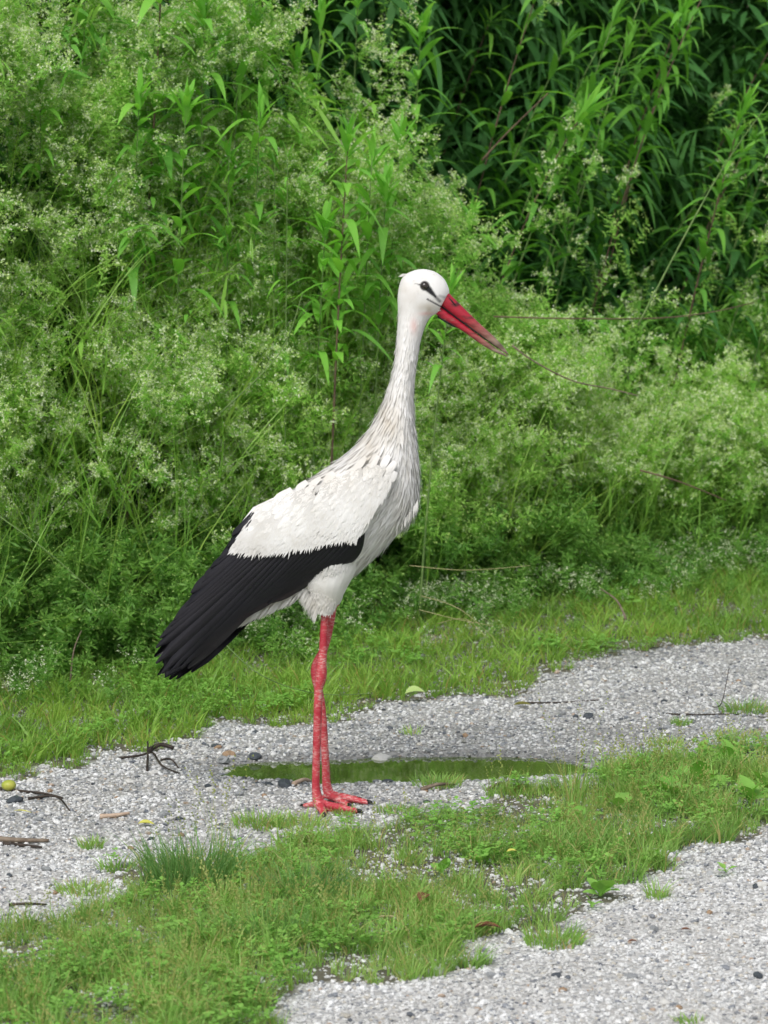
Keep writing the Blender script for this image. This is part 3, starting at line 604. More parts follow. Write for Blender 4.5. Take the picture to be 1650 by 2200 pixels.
gw('twig', [(215,1762),(250,1760),(278,1756)], .0055, M_tan, 'pale tan flat stick on open gravel at left', 'stick')
gw('twig', [(775,1998),(810,1996,.02),(850,1996,.02)], .003, M_straw, 'straw stick lying on the grass strip in front', 'stick')

# stones
def stone(px, py, r, mat, label, group=None, seed=0, sub=2, name='stone'):
    q = G(px, py); o = link(name, stone_mesh(900 + seed, sub), None, [mat], False); o.location = (q.x, q.y, gzs(q.x, q.y) + r * .25); o.scale = (r * random.uniform(.9, 1.3), r * random.uniform(.8, 1.1), r * random.uniform(.5, .75)); o.rotation_euler = (random.uniform(-.2, .2), random.uniform(-.2, .2), random.uniform(0, 6)); return tag(o, label, 'stone', group)
stone(612, 1690, .017, M_sdark, 'dark flat stone just left of the stork legs', seed=1)
stone(492, 1624, .013, M_sbrown, 'brown rounded stone at the left end of the puddle', seed=2)
stone(548, 1626, .016, M_sdark, 'dark angular stone at the puddle edge right of the brown stone', seed=3)
stone(480, 1634, .013, M_smid, 'blue-grey stone touching the brown stone', seed=4)
stone(465, 1608, .010, M_sdark, 'dark blue pebble above the brown stone', seed=5)
stone(603, 1600, .012, M_smid, 'grey stone on the far puddle shore left of the legs', seed=6)
stone(820, 1620, .020, M_slight, 'flat pale stone on the far puddle shore right of the legs', seed=7)
stone(1264, 1544, .013, M_sdark, 'lone dark stone on the far gravel', seed=8)
stone(1280, 1655, .014, M_sdark, 'dark stone at the right end of the puddle', seed=9)
stone(1352, 1652, .018, M_sdark, 'larger dark stone beside the grass strip at the puddle right end', seed=10)
stone(1322, 1652, .012, M_smid, 'grey stone between the two dark stones', seed=11)
stone(832, 1678, .010, M_sdark, 'small dark stone on the near puddle shore', seed=12)
stone(32, 1727, .014, M_sdark, 'dark stone near the left edge by the thin twig', seed=13)
stone(280, 1685, .012, M_slight, 'whitest round stone on the left gravel', seed=14)
stone(330, 1663, .011, M_slight, 'pale stone below the black forked twig', seed=15)
stone(68, 1684, .010, M_slight, 'pale stone right of the fallen fruit', seed=16)
stone(352, 1756, .011, M_smid, 'bluish grey stone on the left gravel right of the tan stick', seed=17)
stone(712, 1666, .012, M_slight, 'cream stone at the water edge behind the legs', seed=18)
stone(370, 1736, .009, M_smid, 'grey stone above the yellow leaf', seed=19)
stone(512, 2143 - 8, .014, M_slight, 'white stone at the bottom edge of the grass strip', seed=20)
stone(935, 2087, .013, M_slight, 'white upright stone in front of the grass strip', seed=21)
stone(1365, 1632, .010, M_smid, 'grey pebble above the larger dark stone', seed=22)
def ok_gravel(q): 
    a = np.array([q.x]); b = np.array([q.y]); return not (mback(a, b)[0] or mmed(a, b)[0] or pud(a, b)[0] < 1.05)
ZN = [('on the far gravel at the right edge', 1400, 1650, 1400, 1530), ('on the far gravel behind the puddle', 900, 1400, 1440, 1590), ('between verge and puddle left of the legs', 440, 680, 1560, 1615),
      ('on the gravel below the black forked twig', 240, 460, 1665, 1720), ('between the tan stick and the fallen fruit', 40, 240, 1700, 1770), ('near the lone small tuft', 120, 330, 1790, 1870), ('right of the yellow leaf', 350, 500, 1740, 1830),
      ('at far left above the strip', 0, 130, 1840, 1950), ('between the wide low tuft and the strip', 560, 780, 1790, 1830), ('on the front gravel in the bottom right corner', 1350, 1650, 2080, 2190), ('on the front gravel below the strip tip', 900, 1250, 2070, 2180),
      ('on the front gravel right of the rim plantain', 1350, 1640, 1900, 2000), ('on the near puddle shore right of the toes', 830, 930, 1690, 1725), ('left of the dark flat stone', 440, 590, 1670, 1720)]
k = 0
for zl, x0, x1, y0, y1 in ZN:
    for cn, mt_, rr_ in (('pale', M_slight, .0105), ('grey', M_smid, .0095), ('dark slate', M_sdark, .009), ('brownish', M_sbrown, .008)):
        for _ in range(12):
            px, py = random.uniform(x0, x1), random.uniform(y0, y1); q = G(px, py)
            if ok_gravel(q) and not (abs(q.x + .1) < .13 and abs(q.y) < .12):
                stone(px, py, rr_ * random.uniform(.9, 1.1), mt_, '%s pebble %s' % (cn, zl), 'loose pebbles scattered on the gravel', seed=30 + k % 8, sub=1, name='pebble'); k += 1; break

# fallen leaves, fruit
def flat_leaf(px, py, L, mat, label, cat='leaf', rz=0., wd=.5, lift=.006):
    q = G(px, py); m = lance(.25, wd, fold=.5); m.materials.append(mat); o = link('fallen_leaf', m); o.location = (q.x - L / 2 * math.cos(rz), q.y - L / 2 * math.sin(rz), gzs(q.x, q.y) + lift); o.rotation_euler = (random.uniform(-.3, .3), random.uniform(-.1, .1), rz); o.scale = (L, L, L); return tag(o, label, cat)
flat_leaf(316, 1777, .035, M_yleaf, 'small yellow fallen leaf on the left gravel')
flat_leaf(1124, 1523, .045, M_yleaf, 'yellow-green fallen leaf on the far gravel')
flat_leaf(1100, 1888, .02, M_yleaf, 'tiny yellow petal-like leaf in the front grass', lift=.05)
flat_leaf(893, 1510, .05, M_gleaf, 'pale green curled leaf at the verge edge right of the legs', wd=.7, lift=.02)
flat_leaf(50, 1755, .05, M_yleaf, 'thin yellow-green blade on gravel at the left', wd=.12, rz=-.5)
flat_leaf(912, 1968, .045, M_bleaf, 'reddish brown dead leaf standing in the front grass', rz=1.2, lift=.03)
flat_leaf(1050, 2018, .05, M_bleaf, 'larger brown dead leaf at the lower rim of the grass strip', lift=.02)
flat_leaf(1475, 2005, .02, M_bleaf, 'small brown leaf fragment on the front gravel, upper one')
flat_leaf(1360, 2031, .018, M_bleaf, 'small orange-brown fragment on the front gravel, left one')
flat_leaf(1510, 2062, .03, M_tan, 'thin tan fragment on the front gravel at right', wd=.15)
flat_leaf(75, 2241 - 60, .025, M_bleaf, 'brown fragment at the bottom left corner')
q = G(20, 1702); bm = bmesh.new(); bmesh.ops.create_uvsphere(bm, u_segments=16, v_segments=10, radius=.013)
for v in bm.verts: v.co.x *= 1.25; v.co.z *= .85; v.co *= 1 - .12 * math.exp(-((v.co.x - .016) ** 2) / 2e-5)
m = bpy.data.meshes.new('fruit'); bm.to_mesh(m); bm.free(); o = link('fallen_fruit', m, None, [M_fruit]); o.location = (q.x, q.y, gzs(q.x, q.y) + .012); tag(o, 'small green-yellow fallen fruit at the left edge of the gravel', 'fruit')

# ------------------------------------------------------------------ single grass tufts on the gravel
def tuft(px, py, wpx, nb, h0, h1, label, mat=M_mgrass, lean=1., dry=.15, dep=.5, name='grass_tuft', heads=0, seed=0, wd=.0028):
    q = G(px, py); rr = wpx / 1100 / 2; m = blades(300 + seed, nb, h0, h1, wd, rr, lean, dry=dry, heads=heads, segs=4)
    o = link(name, m, None, [mat], False); o.location = (q.x, q.y, gzs(q.x, q.y) - .002); o.scale = (1, dep * 1.8, 1); return tag(o, label, 'grass tuft')
tuft(560, 1776, 120, 300, .015, .040, 'wide low grass tuft on the gravel in front of the stork, left half', seed=1, dry=.2)
tuft(650, 1772, 120, 260, .015, .035, 'low grass tuft on the gravel just below the stork feet', seed=2, dry=.15)
tuft(740, 1750, 50, 110, .010, .028, 'tiny grass tuft growing over the near toes', seed=3, dry=.3)
tuft(850, 1745, 90, 160, .010, .025, 'flat orange-tinged tuft right of the toe tips', seed=4, dry=.35)
tuft(197, 1822, 55, 90, .012, .035, 'lone small tuft on the left gravel', seed=5)
tuft(180, 1915, 110, 260, .010, .030, 'low yellowish tuft on gravel at left above the strip', seed=6, dry=.25)
tuft(250, 1870, 80, 120, .010, .035, 'sparse tuft between the lone tuft and the tall dark clump', seed=7)
tuft(600, 1845, 90, 200, .012, .035, 'yellow-green tuft on gravel left of the strip edge', seed=8, dry=.25)
tuft(940, 1690, 110, 260, .012, .035, 'grass tuft on the near puddle shore', seed=9)
tuft(1110, 1702, 80, 200, .010, .032, 'yellow-tipped tuft between puddle and strip', seed=10, dry=.3)
tuft(1465, 1558, 50, 110, .010, .025, 'small bright tuft on the far gravel under the long twig', seed=11)
tuft(1430, 1600, 90, 140, .010, .028, 'loose tuft on the gravel near the puddle right end', seed=12)
tuft(1600, 1530, 130, 240, .012, .045, 'tuft at the right edge by the upright fine twig', seed=13, dry=.2)
tuft(1580, 1580, 120, 200, .008, .02, 'flat yellow-green tuft on the gravel at the right edge', seed=14, dry=.35)
tuft(1415, 1932, 50, 90, .01, .05, 'small upright tuft on the front gravel beside the strip', seed=15)
tuft(1190, 2025, 110, 280, .015, .05, 'bright tuft at the lower right tip of the strip', seed=16)
tuft(1480, 2195, 50, 60, .008, .02, 'tiny tuft at the bottom edge right of centre', seed=17)
tuft(410, 1905, 190, 520, .05, .125, 'tall dark clump of grass at the left end of the strip', mat=M_tuft, seed=18, dry=.08, lean=.9, heads=6)
tuft(655, 1935, 170, 380, .04, .10, 'second dark grass clump in the middle of the strip', mat=M_tuft, seed=19, dry=.12, lean=.9, heads=5)
tuft(560, 2025, 160, 380, .03, .08, 'blue-green grass clump lower in the strip', mat=M_tuft, seed=20, dry=.05)
tuft(1230, 1750, 50, 36, .06, .17, 'tall thin grass spikes at the upper rim of the strip', seed=21, lean=.5, heads=6)
tuft(880, 1590 - 10, 50, 40, .01, .03, 'tiny tuft on the wet gravel behind the puddle', seed=22)
tuft(470, 1840, 60, 14, .06, .14, 'few fine pale seed stalks standing on the gravel', seed=23, lean=.3, heads=8, dry=.5, wd=.0012)

# broad-leaved plantains
def broad(seed):
    v, f = [], []; r = random.Random(seed); nseg = 8
    for i in range(nseg + 1):
        t = i / nseg; wd = .05 if t < .22 else .05 + .26 * math.sin(math.pi * ((t - .22) / .78) ** .8) ** .9
        if i == nseg: wd = .01
        z = .62 * t - .55 * t * t; wv = .02 * math.sin(t * 12 + seed)
        v += [(t, -wd, z + .10 * wd + wv), (t, -wd * .5, z - .0), (t, 0, z - .02), (t, wd * .5, z), (t, wd, z + .10 * wd - wv)]
    for i in range(nseg):
        for j in range(4): a = i * 5 + j; f.append((a, a + 1, a + 6, a + 5))
    m = mesh('broad leaf', v, f); attr(m, 'tint', [0.] * len(v)); m.materials.append(M_broad); m.polygons.foreach_set('use_smooth', [True] * len(f)); return m
BL = [broad(i) for i in range(4)]
def plantain(px, py, nl, L, label, seed, up=.7):
    q = G(px, py); root = empty('plantain', (q.x, q.y, gzs(q.x, q.y))); tag(root, label, 'broad-leaved weed'); r = random.Random(seed)
    for i in range(nl):
        o = bpy.data.objects.new('leaf', BL[r.randrange(4)]); COL.objects.link(o); o.parent = root; s = L * r.uniform(.55, .95); o.scale = (s, s, s)
        o.rotation_euler = (r.uniform(-.3, .3), -r.uniform(.1, up + .4), i * 6.283 / nl + r.uniform(-.4, .4)); o.location = (0, 0, .005)
plantain(1505, 1690, 7, .085, 'largest plantain clump in the strip near the right edge', 1)
plantain(1570, 1650, 6, .08, 'plantain with tall leaves at the strip top right', 2)
plantain(1610, 1735, 6, .07, 'plantain at the right edge halfway down the strip', 3)
plantain(1440, 1720, 6, .075, 'flat wide-leaved plantain left of the largest clump', 4)
plantain(1500, 1640, 5, .06, 'small plantain at the upper rim of the strip', 5)
plantain(1330, 1745, 4, .06, 'pale plantain in the strip beside thin grass spikes', 6)
plantain(1250, 1770, 3, .06, 'single-tuft plantain in the centre right of the strip', 7)
plantain(1290, 1935, 6, .055, 'plantain at the lower rim of the strip over gravel', 8)
plantain(1270, 1960, 4, .03, 'tiny seedling on gravel below the rim plantain', 9)
plantain(790, 1960, 4, .05, 'bluish plantain in the centre of the front grass', 10)
plantain(1030, 1860, 4, .045, 'small plantain in the strip right of the feet', 11)
plantain(1560, 1885, 3, .035, 'seedling on the gravel below the right end of the strip', 12)
plantain(950, 1880, 5, .04, 'plantain half hidden in grass below the stork toes', 13)
plantain(1640, 1700, 5, .08, 'plantain cut by the right edge', 14)
plantain(70, 2165, 6, .05, 'bright rosette in the bottom left corner', 15)
plantain(30, 1440, 6, .10, 'broad-leaved herb at the left edge under the bedstraw', 16, up=.9)
plantain(85, 1465, 5, .08, 'smaller broad-leaved herb right of the left edge herb', 17, up=.9)

# ================================================================== STORK
def feather_mat(name, c1, c2, rough=.6, sheen=.2, streak=(220, 60, 60), spec=.25, stain=None):
    m, n = newmat(name); at = N(n, 'ShaderNodeAttribute', _attribute_name='tint'); geo = n.nodes.new('ShaderNodeNewGeometry')
    no = N(n, 'ShaderNodeTexNoise', Scale=18., Detail=5.); n.links.new(geo.outputs['Position'], no.inputs['Vector'])
    c = mixc(n, at.outputs['Fac'], c1, c2)
    v = ramp(n, no.outputs[0], [(.35, (.86, .85, .83)), (.6, (1, 1, 1))]); c = mixc(n, 1., c, v, 'MULTIPLY')
    if stain:
        sa = N(n, 'ShaderNodeAttribute', _attribute_name='stain'); c = mixc(n, sa.outputs['Fac'], c, stain)
        sb = N(n, 'ShaderNodeAttribute', _attribute_name='black'); c = mixc(n, sb.outputs['Fac'], c, (.012, .012, .014))
        sp_ = N(n, 'ShaderNodeAttribute', _attribute_name='pink'); c = mixc(n, sp_.outputs['Fac'], c, (.75, .35, .30))
    mp = n.nodes.new('ShaderNodeMapping'); mp.inputs['Rotation'].default_value = (0, R(-50), 0); mp.inputs['Scale'].default_value = streak; n.links.new(geo.outputs['Position'], mp.inputs[0])
    n2 = N(n, 'ShaderNodeTexNoise', Scale=3., Detail=3.); n.links.new(mp.outputs[0], n2.inputs['Vector'])
    p = N(n, 'ShaderNodeBsdfPrincipled', Roughness=rough); p.inputs['Specular IOR Level'].default_value = spec; p.inputs['Sheen Weight'].default_value = sheen
    n.links.new(c, p.inputs['Base Color'])
    b = N(n, 'ShaderNodeBump', Strength=.22, Distance=.0015); n.links.new(n2.outputs[0], b.inputs['Height']); n.links.new(b.outputs[0], p.inputs['Normal'])
    o = n.nodes.new('ShaderNodeOutputMaterial'); n.links.new(p.outputs[0], o.inputs[0]); return m
M_white = feather_mat('white plumage', (.80, .79, .775), (.76, .74, .70), stain=(.50, .43, .33))
M_black = feather_mat('black flight feather', (.0045, .005, .010), (.018, .017, .022), rough=.42, sheen=0., spec=.28)
def leg_mat():
    m, n = newmat('red scaly skin'); geo = n.nodes.new('ShaderNodeNewGeometry')
    vo = N(n, 'ShaderNodeTexVoronoi', Scale=420., _feature='DISTANCE_TO_EDGE'); n.links.new(geo.outputs['Position'], vo.inputs['Vector'])
    no = N(n, 'ShaderNodeTexNoise', Scale=28., Detail=5.); n.links.new(geo.outputs['Position'], no.inputs['Vector'])
    n3 = N(n, 'ShaderNodeTexNoise', Scale=160., Detail=3.); mz = n.nodes.new('ShaderNodeMapping'); mz.inputs['Scale'].default_value = (.8, .8, 2.6); n.links.new(geo.outputs['Position'], mz.inputs[0]); n.links.new(mz.outputs[0], n3.inputs['Vector'])
    base = ramp(n, no.outputs[0], [(.35, (.48, .022, .045)), (.55, (.60, .065, .08)), (.7, (.58, .14, .14))])
    fl = ramp(n, n3.outputs[0], [(.48, (0, 0, 0)), (.60, (1, 1, 1))]); fm = ramp(n, no.outputs[0], [(.38, (.12, .12, .12)), (.58, (.85, .85, .85))])
    c = mixc(n, mathn(n, 'MULTIPLY', fl, fm), base, (.72, .42, .40))
    dk = ramp(n, vo.outputs['Distance'], [(0, (.62, .55, .55)), (.12, (1, 1, 1))]); c = mixc(n, .6, c, dk, 'MULTIPLY')
    p = N(n, 'ShaderNodeBsdfPrincipled', Roughness=.55); n.links.new(c, p.inputs['Base Color'])
    b = N(n, 'ShaderNodeBump', Strength=.6, Distance=.0012); n.links.new(vo.outputs['Distance'], b.inputs['Height']); n.links.new(b.outputs[0], p.inputs['Normal'])
    o = n.nodes.new('ShaderNodeOutputMaterial'); n.links.new(p.outputs[0], o.inputs[0]); return m
def beak_mat():
    m, n = newmat('red beak horn'); at = N(n, 'ShaderNodeAttribute', _attribute_name='tint'); geo = n.nodes.new('ShaderNodeNewGeometry')
    mp = n.nodes.new('ShaderNodeMapping'); mp.inputs['Rotation'].default_value = (0, R(40), 0); mp.inputs['Scale'].default_value = (25, 90, 110); n.links.new(geo.outputs['Position'], mp.inputs[0])
    no = N(n, 'ShaderNodeTexNoise', Scale=1., Detail=6.); n.links.new(mp.outputs[0], no.inputs['Vector'])
    red = ramp(n, no.outputs[0], [(.33, (.10, .012, .014)), (.43, (.33, .012, .028)), (.56, (.42, .016, .036)), (.64, (.30, .02, .03)), (.72, (.40, .20, .15))]); tipc = ramp(n, no.outputs[0], [(.35, (.13, .085, .06)), (.65, (.32, .24, .18))])
    c = mixc(n, at.outputs['Fac'], red, tipc)
    p = N(n, 'ShaderNodeBsdfPrincipled', Roughness=.38); n.links.new(c, p.inputs['Base Color'])
    b = N(n, 'ShaderNodeBump', Strength=.3, Distance=.001); n.links.new(no.outputs[0], b.inputs['Height']); n.links.new(b.outputs[0], p.inputs['Normal'])
    o = n.nodes.new('ShaderNodeOutputMaterial'); n.links.new(p.outputs[0], o.inputs[0]); return m
M_leg = leg_mat(); M_beak = beak_mat()
M_claw = simple('black claw', (.01, .01, .01), (.03, .028, .026), 100, rough=.4); M_blackskin = simple('black bare skin', (.01, .01, .012), (.03, .03, .035), 200, rough=.5)
M_eye = simple('dark eye', (.010, .007, .005), (.03, .018, .012), 100, rough=.06, bump=0., spec=.8)

stork = empty('stork', (P(692, 1735).x, 0, 0)); tag(stork, 'white stork with black flight feathers, red beak and red legs standing by the puddle', 'bird')
SO = stork.location.copy()
def slink(name, me, mats, parent=None, smooth=True):
    """child of the stork, vertices given in world coordinates"""
    off = SO; me.transform(Matrix.Translation(-off)); return link(name, me, parent or stork, mats, smooth)
ST = [ # back px, front px, half width in metres
 (462,1338, 458,1362, .016),(520,1250, 530,1330, .036),(562,1158, 592,1302, .055),(595,1092, 655,1280, .072),(640,1050, 710,1268, .084),(690,1014, 762,1234, .088),
 (735,982, 815,1188, .086),(765,955, 858,1143, .080),(788,928, 884,1116, .072),(806,900, 897,1078, .064),(819,872, 901,1030, .056),(829,845, 898,978, .048),
 (838,818, 892,922, .042),(845,790, 889,868, .037),(849,762, 891,818, .033),(852,730, 897,772, .030),(854,700, 904,732, .028),(855,670, 913,702, .027),
 (854,642, 921,686, .028),(857,616, 928,679, .030),(866,594, 934,676, .031),(886,582, 939,674, .0305),(910,578, 943,672, .029),(935,584, 945,671, .0265),(954,599, 944,671, .022),(963,616, 942,670, .017),(966,628, 940,669, .011)]
def body_rings(m=4, n=36, grow=0.):
    S = spl(ST, m); rings = []
    for b0, b1, f0, f1, wd in S:
        B = P(b0, b1); Fr = P(f0, f1); c = (B + Fr) / 2; a = (B - Fr) / 2
        rings.append([c + a * math.cos(q) + Vector((0, 1, 0)) * (wd + grow) * math.sin(q) for q in [2 * math.pi * k / n for k in range(n)]])
    return rings, S
rings, S_ = body_rings()
parts = [loft(rings)]
def limb(keys, m=5, n=14, flat=1.):
    """keys: px, py, Y, radius"""
    K = spl(keys, m); return tube([P(k[0], k[1], k[2]) for k in K], [k[3] * 1.08 for k in K], n, flat)
# thighs
def thigh(keys):
    K = spl(keys, 4); rg = []
    for l0, r0_, y0, Yc, dw in K:
        A = P(l0, y0, Yc); B = P(r0_, y0, Yc); c = (A + B) / 2; a = (B - A) / 2
        rg.append([c + a * math.cos(q) + Vector((0, dw, 0)) * math.sin(q) for q in [2 * math.pi * k / 20 for k in range(20)]])
    return loft(rg)
parts.append(thigh([(660,780,1190,-.030,.045),(650,766,1225,-.036,.042),(656,750,1255,-.040,.036),(668,737,1280,-.040,.027),(682,724,1303,-.038,.018),(689,714,1318,-.037,.0125),(692,709,1326,-.037,.007)]))
parts.append(thigh([(690,790,1180,.030,.045),(680,770,1215,.036,.040),(686,754,1245,.040,.032),(696,741,1268,.042,.022),(706,735,1288,.042,.014),(709,727,1302,.042,.009)]))
NY, FY = -.037, .042
parts.append(limb([(700,1290,NY,.0068),(698,1320,NY,.0070),(695.5,1360,NY,.0073),(694,1400,NY,.0076),(691.5,1428,NY,.0090),(690.5,1446,NY,.0104),(688.5,1462,NY,.0098),(684.5,1480,NY,.0082),(683.5,1510,NY,.0080),(682,1560,NY,.0078),(680,1620,NY,.0074),(678.5,1680,NY,.0074),(680,1703,NY,.0086),(684,1722,NY,.0105),(688,1734,NY,.0085)]))
parts.append(limb([(720,1268,FY,.0064),(716,1300,FY,.0068),(709,1345,FY,.0070),(697,1392,FY,.0074),(683,1420,FY,.0084),(678.5,1440,FY,.0098),(680,1458,FY,.0092),(684,1480,FY,.0080),(691,1520,FY,.0076),(696,1580,FY,.0073),(699.5,1640,FY,.0074),(701,1680,FY,.0080),(705,1700,FY,.0098),(709,1713,FY,.0085)]))
claws = []
def toe(a, b, r0, r1, arch=.012, claw=.010):
    """from ankle point a to ground tip b"""
    a = Vector(a); b = Vector(b); K = []
    for i in range(9):
        t = i / 8; p = a.lerp(b, t); p.z = a.z * (1 - t) ** 2.2 + b.z * (1 - (1 - t) ** 2.2) + arch * math.sin(math.pi * t) * .25; K.append(p)
    rr = [(r0 + (r1 - r0) * i / 8) * (1 + .10 * math.sin(i * 2.1)) for i in range(9)]
    d = (b - a); d.z = 0; d.normalize()
    claws.append(tube([b - d * .003 + Vector((0, 0, .001)), b + d * claw * .5 + Vector((0, 0, .001)), b + d * claw + Vector((0, 0, -.002))], [r1 * .8, r1 * .6, .0006], 7))
    return tube(K, rr, 12, .82)
An = P(686, 1727, NY); Af = P(708, 1708, FY)
tn = [toe(An, G(652, 1731, .006), .0082, .0046, claw=.009), toe(An, G(770, 1743, .006), .0114, .0060), toe(An, G(696, 1750, .006), .0114, .0060), toe(An, G(744, 1738, .007), .0108, .0058)]
tf = [toe(Af, G(792, 1724, .006), .0112, .0058), toe(Af, G(750, 1731, .006), .0108, .0058), toe(Af, G(770, 1717, .006), .0108, .0058), toe(Af, G(688, 1716, .006), .0064, .0040, claw=.008)]
parts += tn + tf
for A, sx in ((An, 1), (Af, 1)):                                               # webbing at the toe roots
    c = A + Vector((.020, -.004, -.010)); v_, f_ = tube([c + Vector((-.012, 0, .005)), c, c + Vector((.020, 0, -.002)), c + Vector((.034, 0, -.003))], [.010, .013, .013, .006], 12, .5); parts.append((v_, f_))
v, f = join(parts); me = mesh('body', v, f); tmp = bpy.data.objects.new('tmp', me); COL.objects.link(tmp)
rm = tmp.modifiers.new('r', 'REMESH'); rm.mode = 'VOXEL'; rm.voxel_size = .0021
sm = tmp.modifiers.new('s', 'SMOOTH'); sm.factor = .5; sm.iterations = 3
dg = bpy.context.evaluated_depsgraph_get(); body_me = bpy.data.meshes.new_from_object(tmp.evaluated_get(dg)); bpy.data.objects.remove(tmp); body_me.name = 'body'
co = np.empty(len(body_me.vertices) * 3); body_me.vertices.foreach_get('co', co); co = co.reshape(-1, 3)
def topx(c):
    """world points -> photo pixels"""
    d = c - np.array(C0); zf = d @ np.array(_f); return 825 + F * d[:, 0] / zf, 1100 - F * (d @ np.array(_u)) / zf
def marks(c):
    px, py = topx(np.column_stack([c[:, 0], np.zeros(len(c)), c[:, 2]]))       # pattern of the plumage, in the bird's own side view
    def seg(ax, ay, bx, by):
        dx, dy = bx - ax, by - ay; t = np.clip(((px - ax) * dx + (py - ay) * dy) / (dx * dx + dy * dy), 0, 1); return np.hypot(px - ax - t * dx, py - ay - t * dy), t
    bl = np.zeros(len(c)); d, t = seg(890, 607, 912, 612); bl = np.maximum(bl, np.clip((1.2 + 5 * t ** 2 - d) / 2, 0, 1))
    bl = np.maximum(bl, np.clip((11.5 - np.hypot(px - 912, py - 612)) / 2.5, 0, 1)); d, t = seg(918, 617, 936, 636); bl = np.maximum(bl, np.clip((8.5 - 4.5 * t - d) / 2.5, 0, 1)); d, t = seg(934, 634, 944, 645); bl = np.maximum(bl, .75 * np.clip((5 - d) / 3, 0, 1))
    d, t = seg(944, 634, 956, 638); bl = np.maximum(bl, .4 * np.clip((5 - d) / 4, 0, 1))
    d, t = seg(917, 640, 952, 660); bl = np.maximum(bl, np.clip((2.2 - d) / 1.2, 0, 1))
    bl = np.where(np.abs(c[:, 1]) > .008, bl, 0)
    st = .55 * np.exp(-((px - 838) ** 2 / 500 + (py - 895) ** 2 / 1600)) + .35 * np.exp(-((px - 790) ** 2 / 900 + (py - 960) ** 2 / 1500)) + .6 * np.exp(-((px - 915) ** 2 / 420 + (py - 660) ** 2 / 120)) + .25 * np.exp(-((px - 880) ** 2 / 500 + (py - 625) ** 2 / 900)) + .35 * np.exp(-((px - 690) ** 2 / 900 + (py - 1280) ** 2 / 900)) + .25 * np.exp(-((px - 720) ** 2 / 6000 + (py - 1020) ** 2 / 300))
    st = np.clip(st * (.4 + 1.2 * noise(px, py, .09)), 0, .8)
    pk = .45 * np.exp(-((px - 889) ** 2 / 60 + (py - 698) ** 2 / 260)) + .5 * np.exp(-((px - 918) ** 2 / 250 + (py - 672) ** 2 / 20))
    return bl, st, pk
bl, st, pk = marks(co); attr(body_me, 'black', bl); attr(body_me, 'stain', st); attr(body_me, 'pink', pk); attr(body_me, 'tint', noise(co[:, 0], co[:, 2], 40) * .7)
zc = np.empty(len(body_me.polygons) * 3); body_me.polygons.foreach_get('center', zc); zc = zc.reshape(-1, 3)
zcut = np.where(zc[:, 1] < 0, P(700, 1316, NY).z, P(712, 1298, FY).z); body_me.materials.clear(); body_me.materials.append(M_white); body_me.materials.append(M_leg)
body_me.polygons.foreach_set('material_index', (zc[:, 2] < zcut).astype(np.int32)); 
slink('body', body_me, [])
for cv, cf in claws: slink('claw', mesh('claw', cv, cf), [M_claw])
# eye
bm = bmesh.new(); bmesh.ops.create_uvsphere(bm, u_segments=20, v_segments=14, radius=.0082); m = bpy.data.meshes.new('eye'); bm.to_mesh(m); bm.free()
for sgn in (-1, 1):
    e = link('eye', m, stork, [M_eye] if sgn < 0 else []); p = P(912, 612, 0); e.location = Vector((p.x, sgn * .0262, p.z)) - SO
# beak
def mand(Tp, Bt, W, name, off=(0, 0)):
    K = spl([(a[0], a[1], b[0], b[1], wd, t) for (a, b, wd, t) in zip(Tp, Bt, W, range(len(Tp)))], 4); rg = []; ti = []
    for a0, a1, b0, b1, wd, t in K:
        A = P(a0, a1); B = P(b0, b1); c = (A + B) / 2; h = (A - B) / 2
        for q in range(20): pass
        rg.append([c + h * math.copysign(abs(math.cos(an)) ** .9, math.cos(an)) + Vector((0, wd * math.copysign(abs(math.sin(an)) ** .8, math.sin(an)), 0)) for an in [2 * math.pi * q / 20 for q in range(20)]])
        ti += [max(0, min(1, (c.x - P(998, 700).x) / .06))] * 20
    v, f = loft(rg); ti += [0, 1]; m = mesh(name, v, f); attr(m, 'tint', ti); return slink(name, m, [M_beak])
top_ = [(958,622),(966,631),(985,650),(1010,675),(1035,699),(1060,722),(1080,743),(1093,761)]
com = [(930,648),(942,654),(962,669),(987,688),(1014,708),(1042,729),(1070,750),(1092,764)]
bot = [(925,668),(936,675),(952,687),(974,699),(1003,718),(1034,740),(1062,756),(1088,766)]
W_ = [.0125,.0125,.0115,.0100,.0083,.0065,.0045,.0016]
mand(top_, [(a, b - 1.2) for a, b in com], W_, 'upper_mandible'); mand([(a, b + 1.2) for a, b in com], bot, [x_ * .9 for x_ in W_], 'lower_mandible')
v, f = tube([P(*q) for q in [(940,652),(962,667),(987,686),(1014,706),(1042,727),(1070,748)]], [.0022,.0023,.0023,.0022,.0018,.0012], 12, 1.); K_ = [Vector(q) for q in v]
v = [Vector((q.x, q.y * 2.6, q.z)) for q in K_]; slink('mouth', mesh('mouth', v, f), [M_blackskin])
rg = []
for a, b, wd in (((940,678),(940,682),.002),((952,684),(952,690),.007),((966,690),(964,697),.007),((980,699),(978,704),.004),((986,704),(985,706),.001)):
    A = P(*a); B = P(*b); c = (A + B) / 2; h = (A - B) / 2; rg.append([c + h * math.cos(2 * math.pi * q / 12) + Vector((0, wd * math.sin(2 * math.pi * q / 12), 0)) for q in range(12)])
v, f = loft(rg); slink('throat_skin', mesh('throat_skin', v, f), [M_blackskin])
rg = []
for a, b in (((984,646),(981,650)),((992,655),(989,658)),((998,661),(996,663))): pass
v, f = tube([P(957+8, 640, -.0119), P(966+6, 648, -.0113), P(980, 658, -.0108)], [.0006, .0016, .0006], 8); slink('nostril', mesh('nostril', v, f), [M_blackskin])

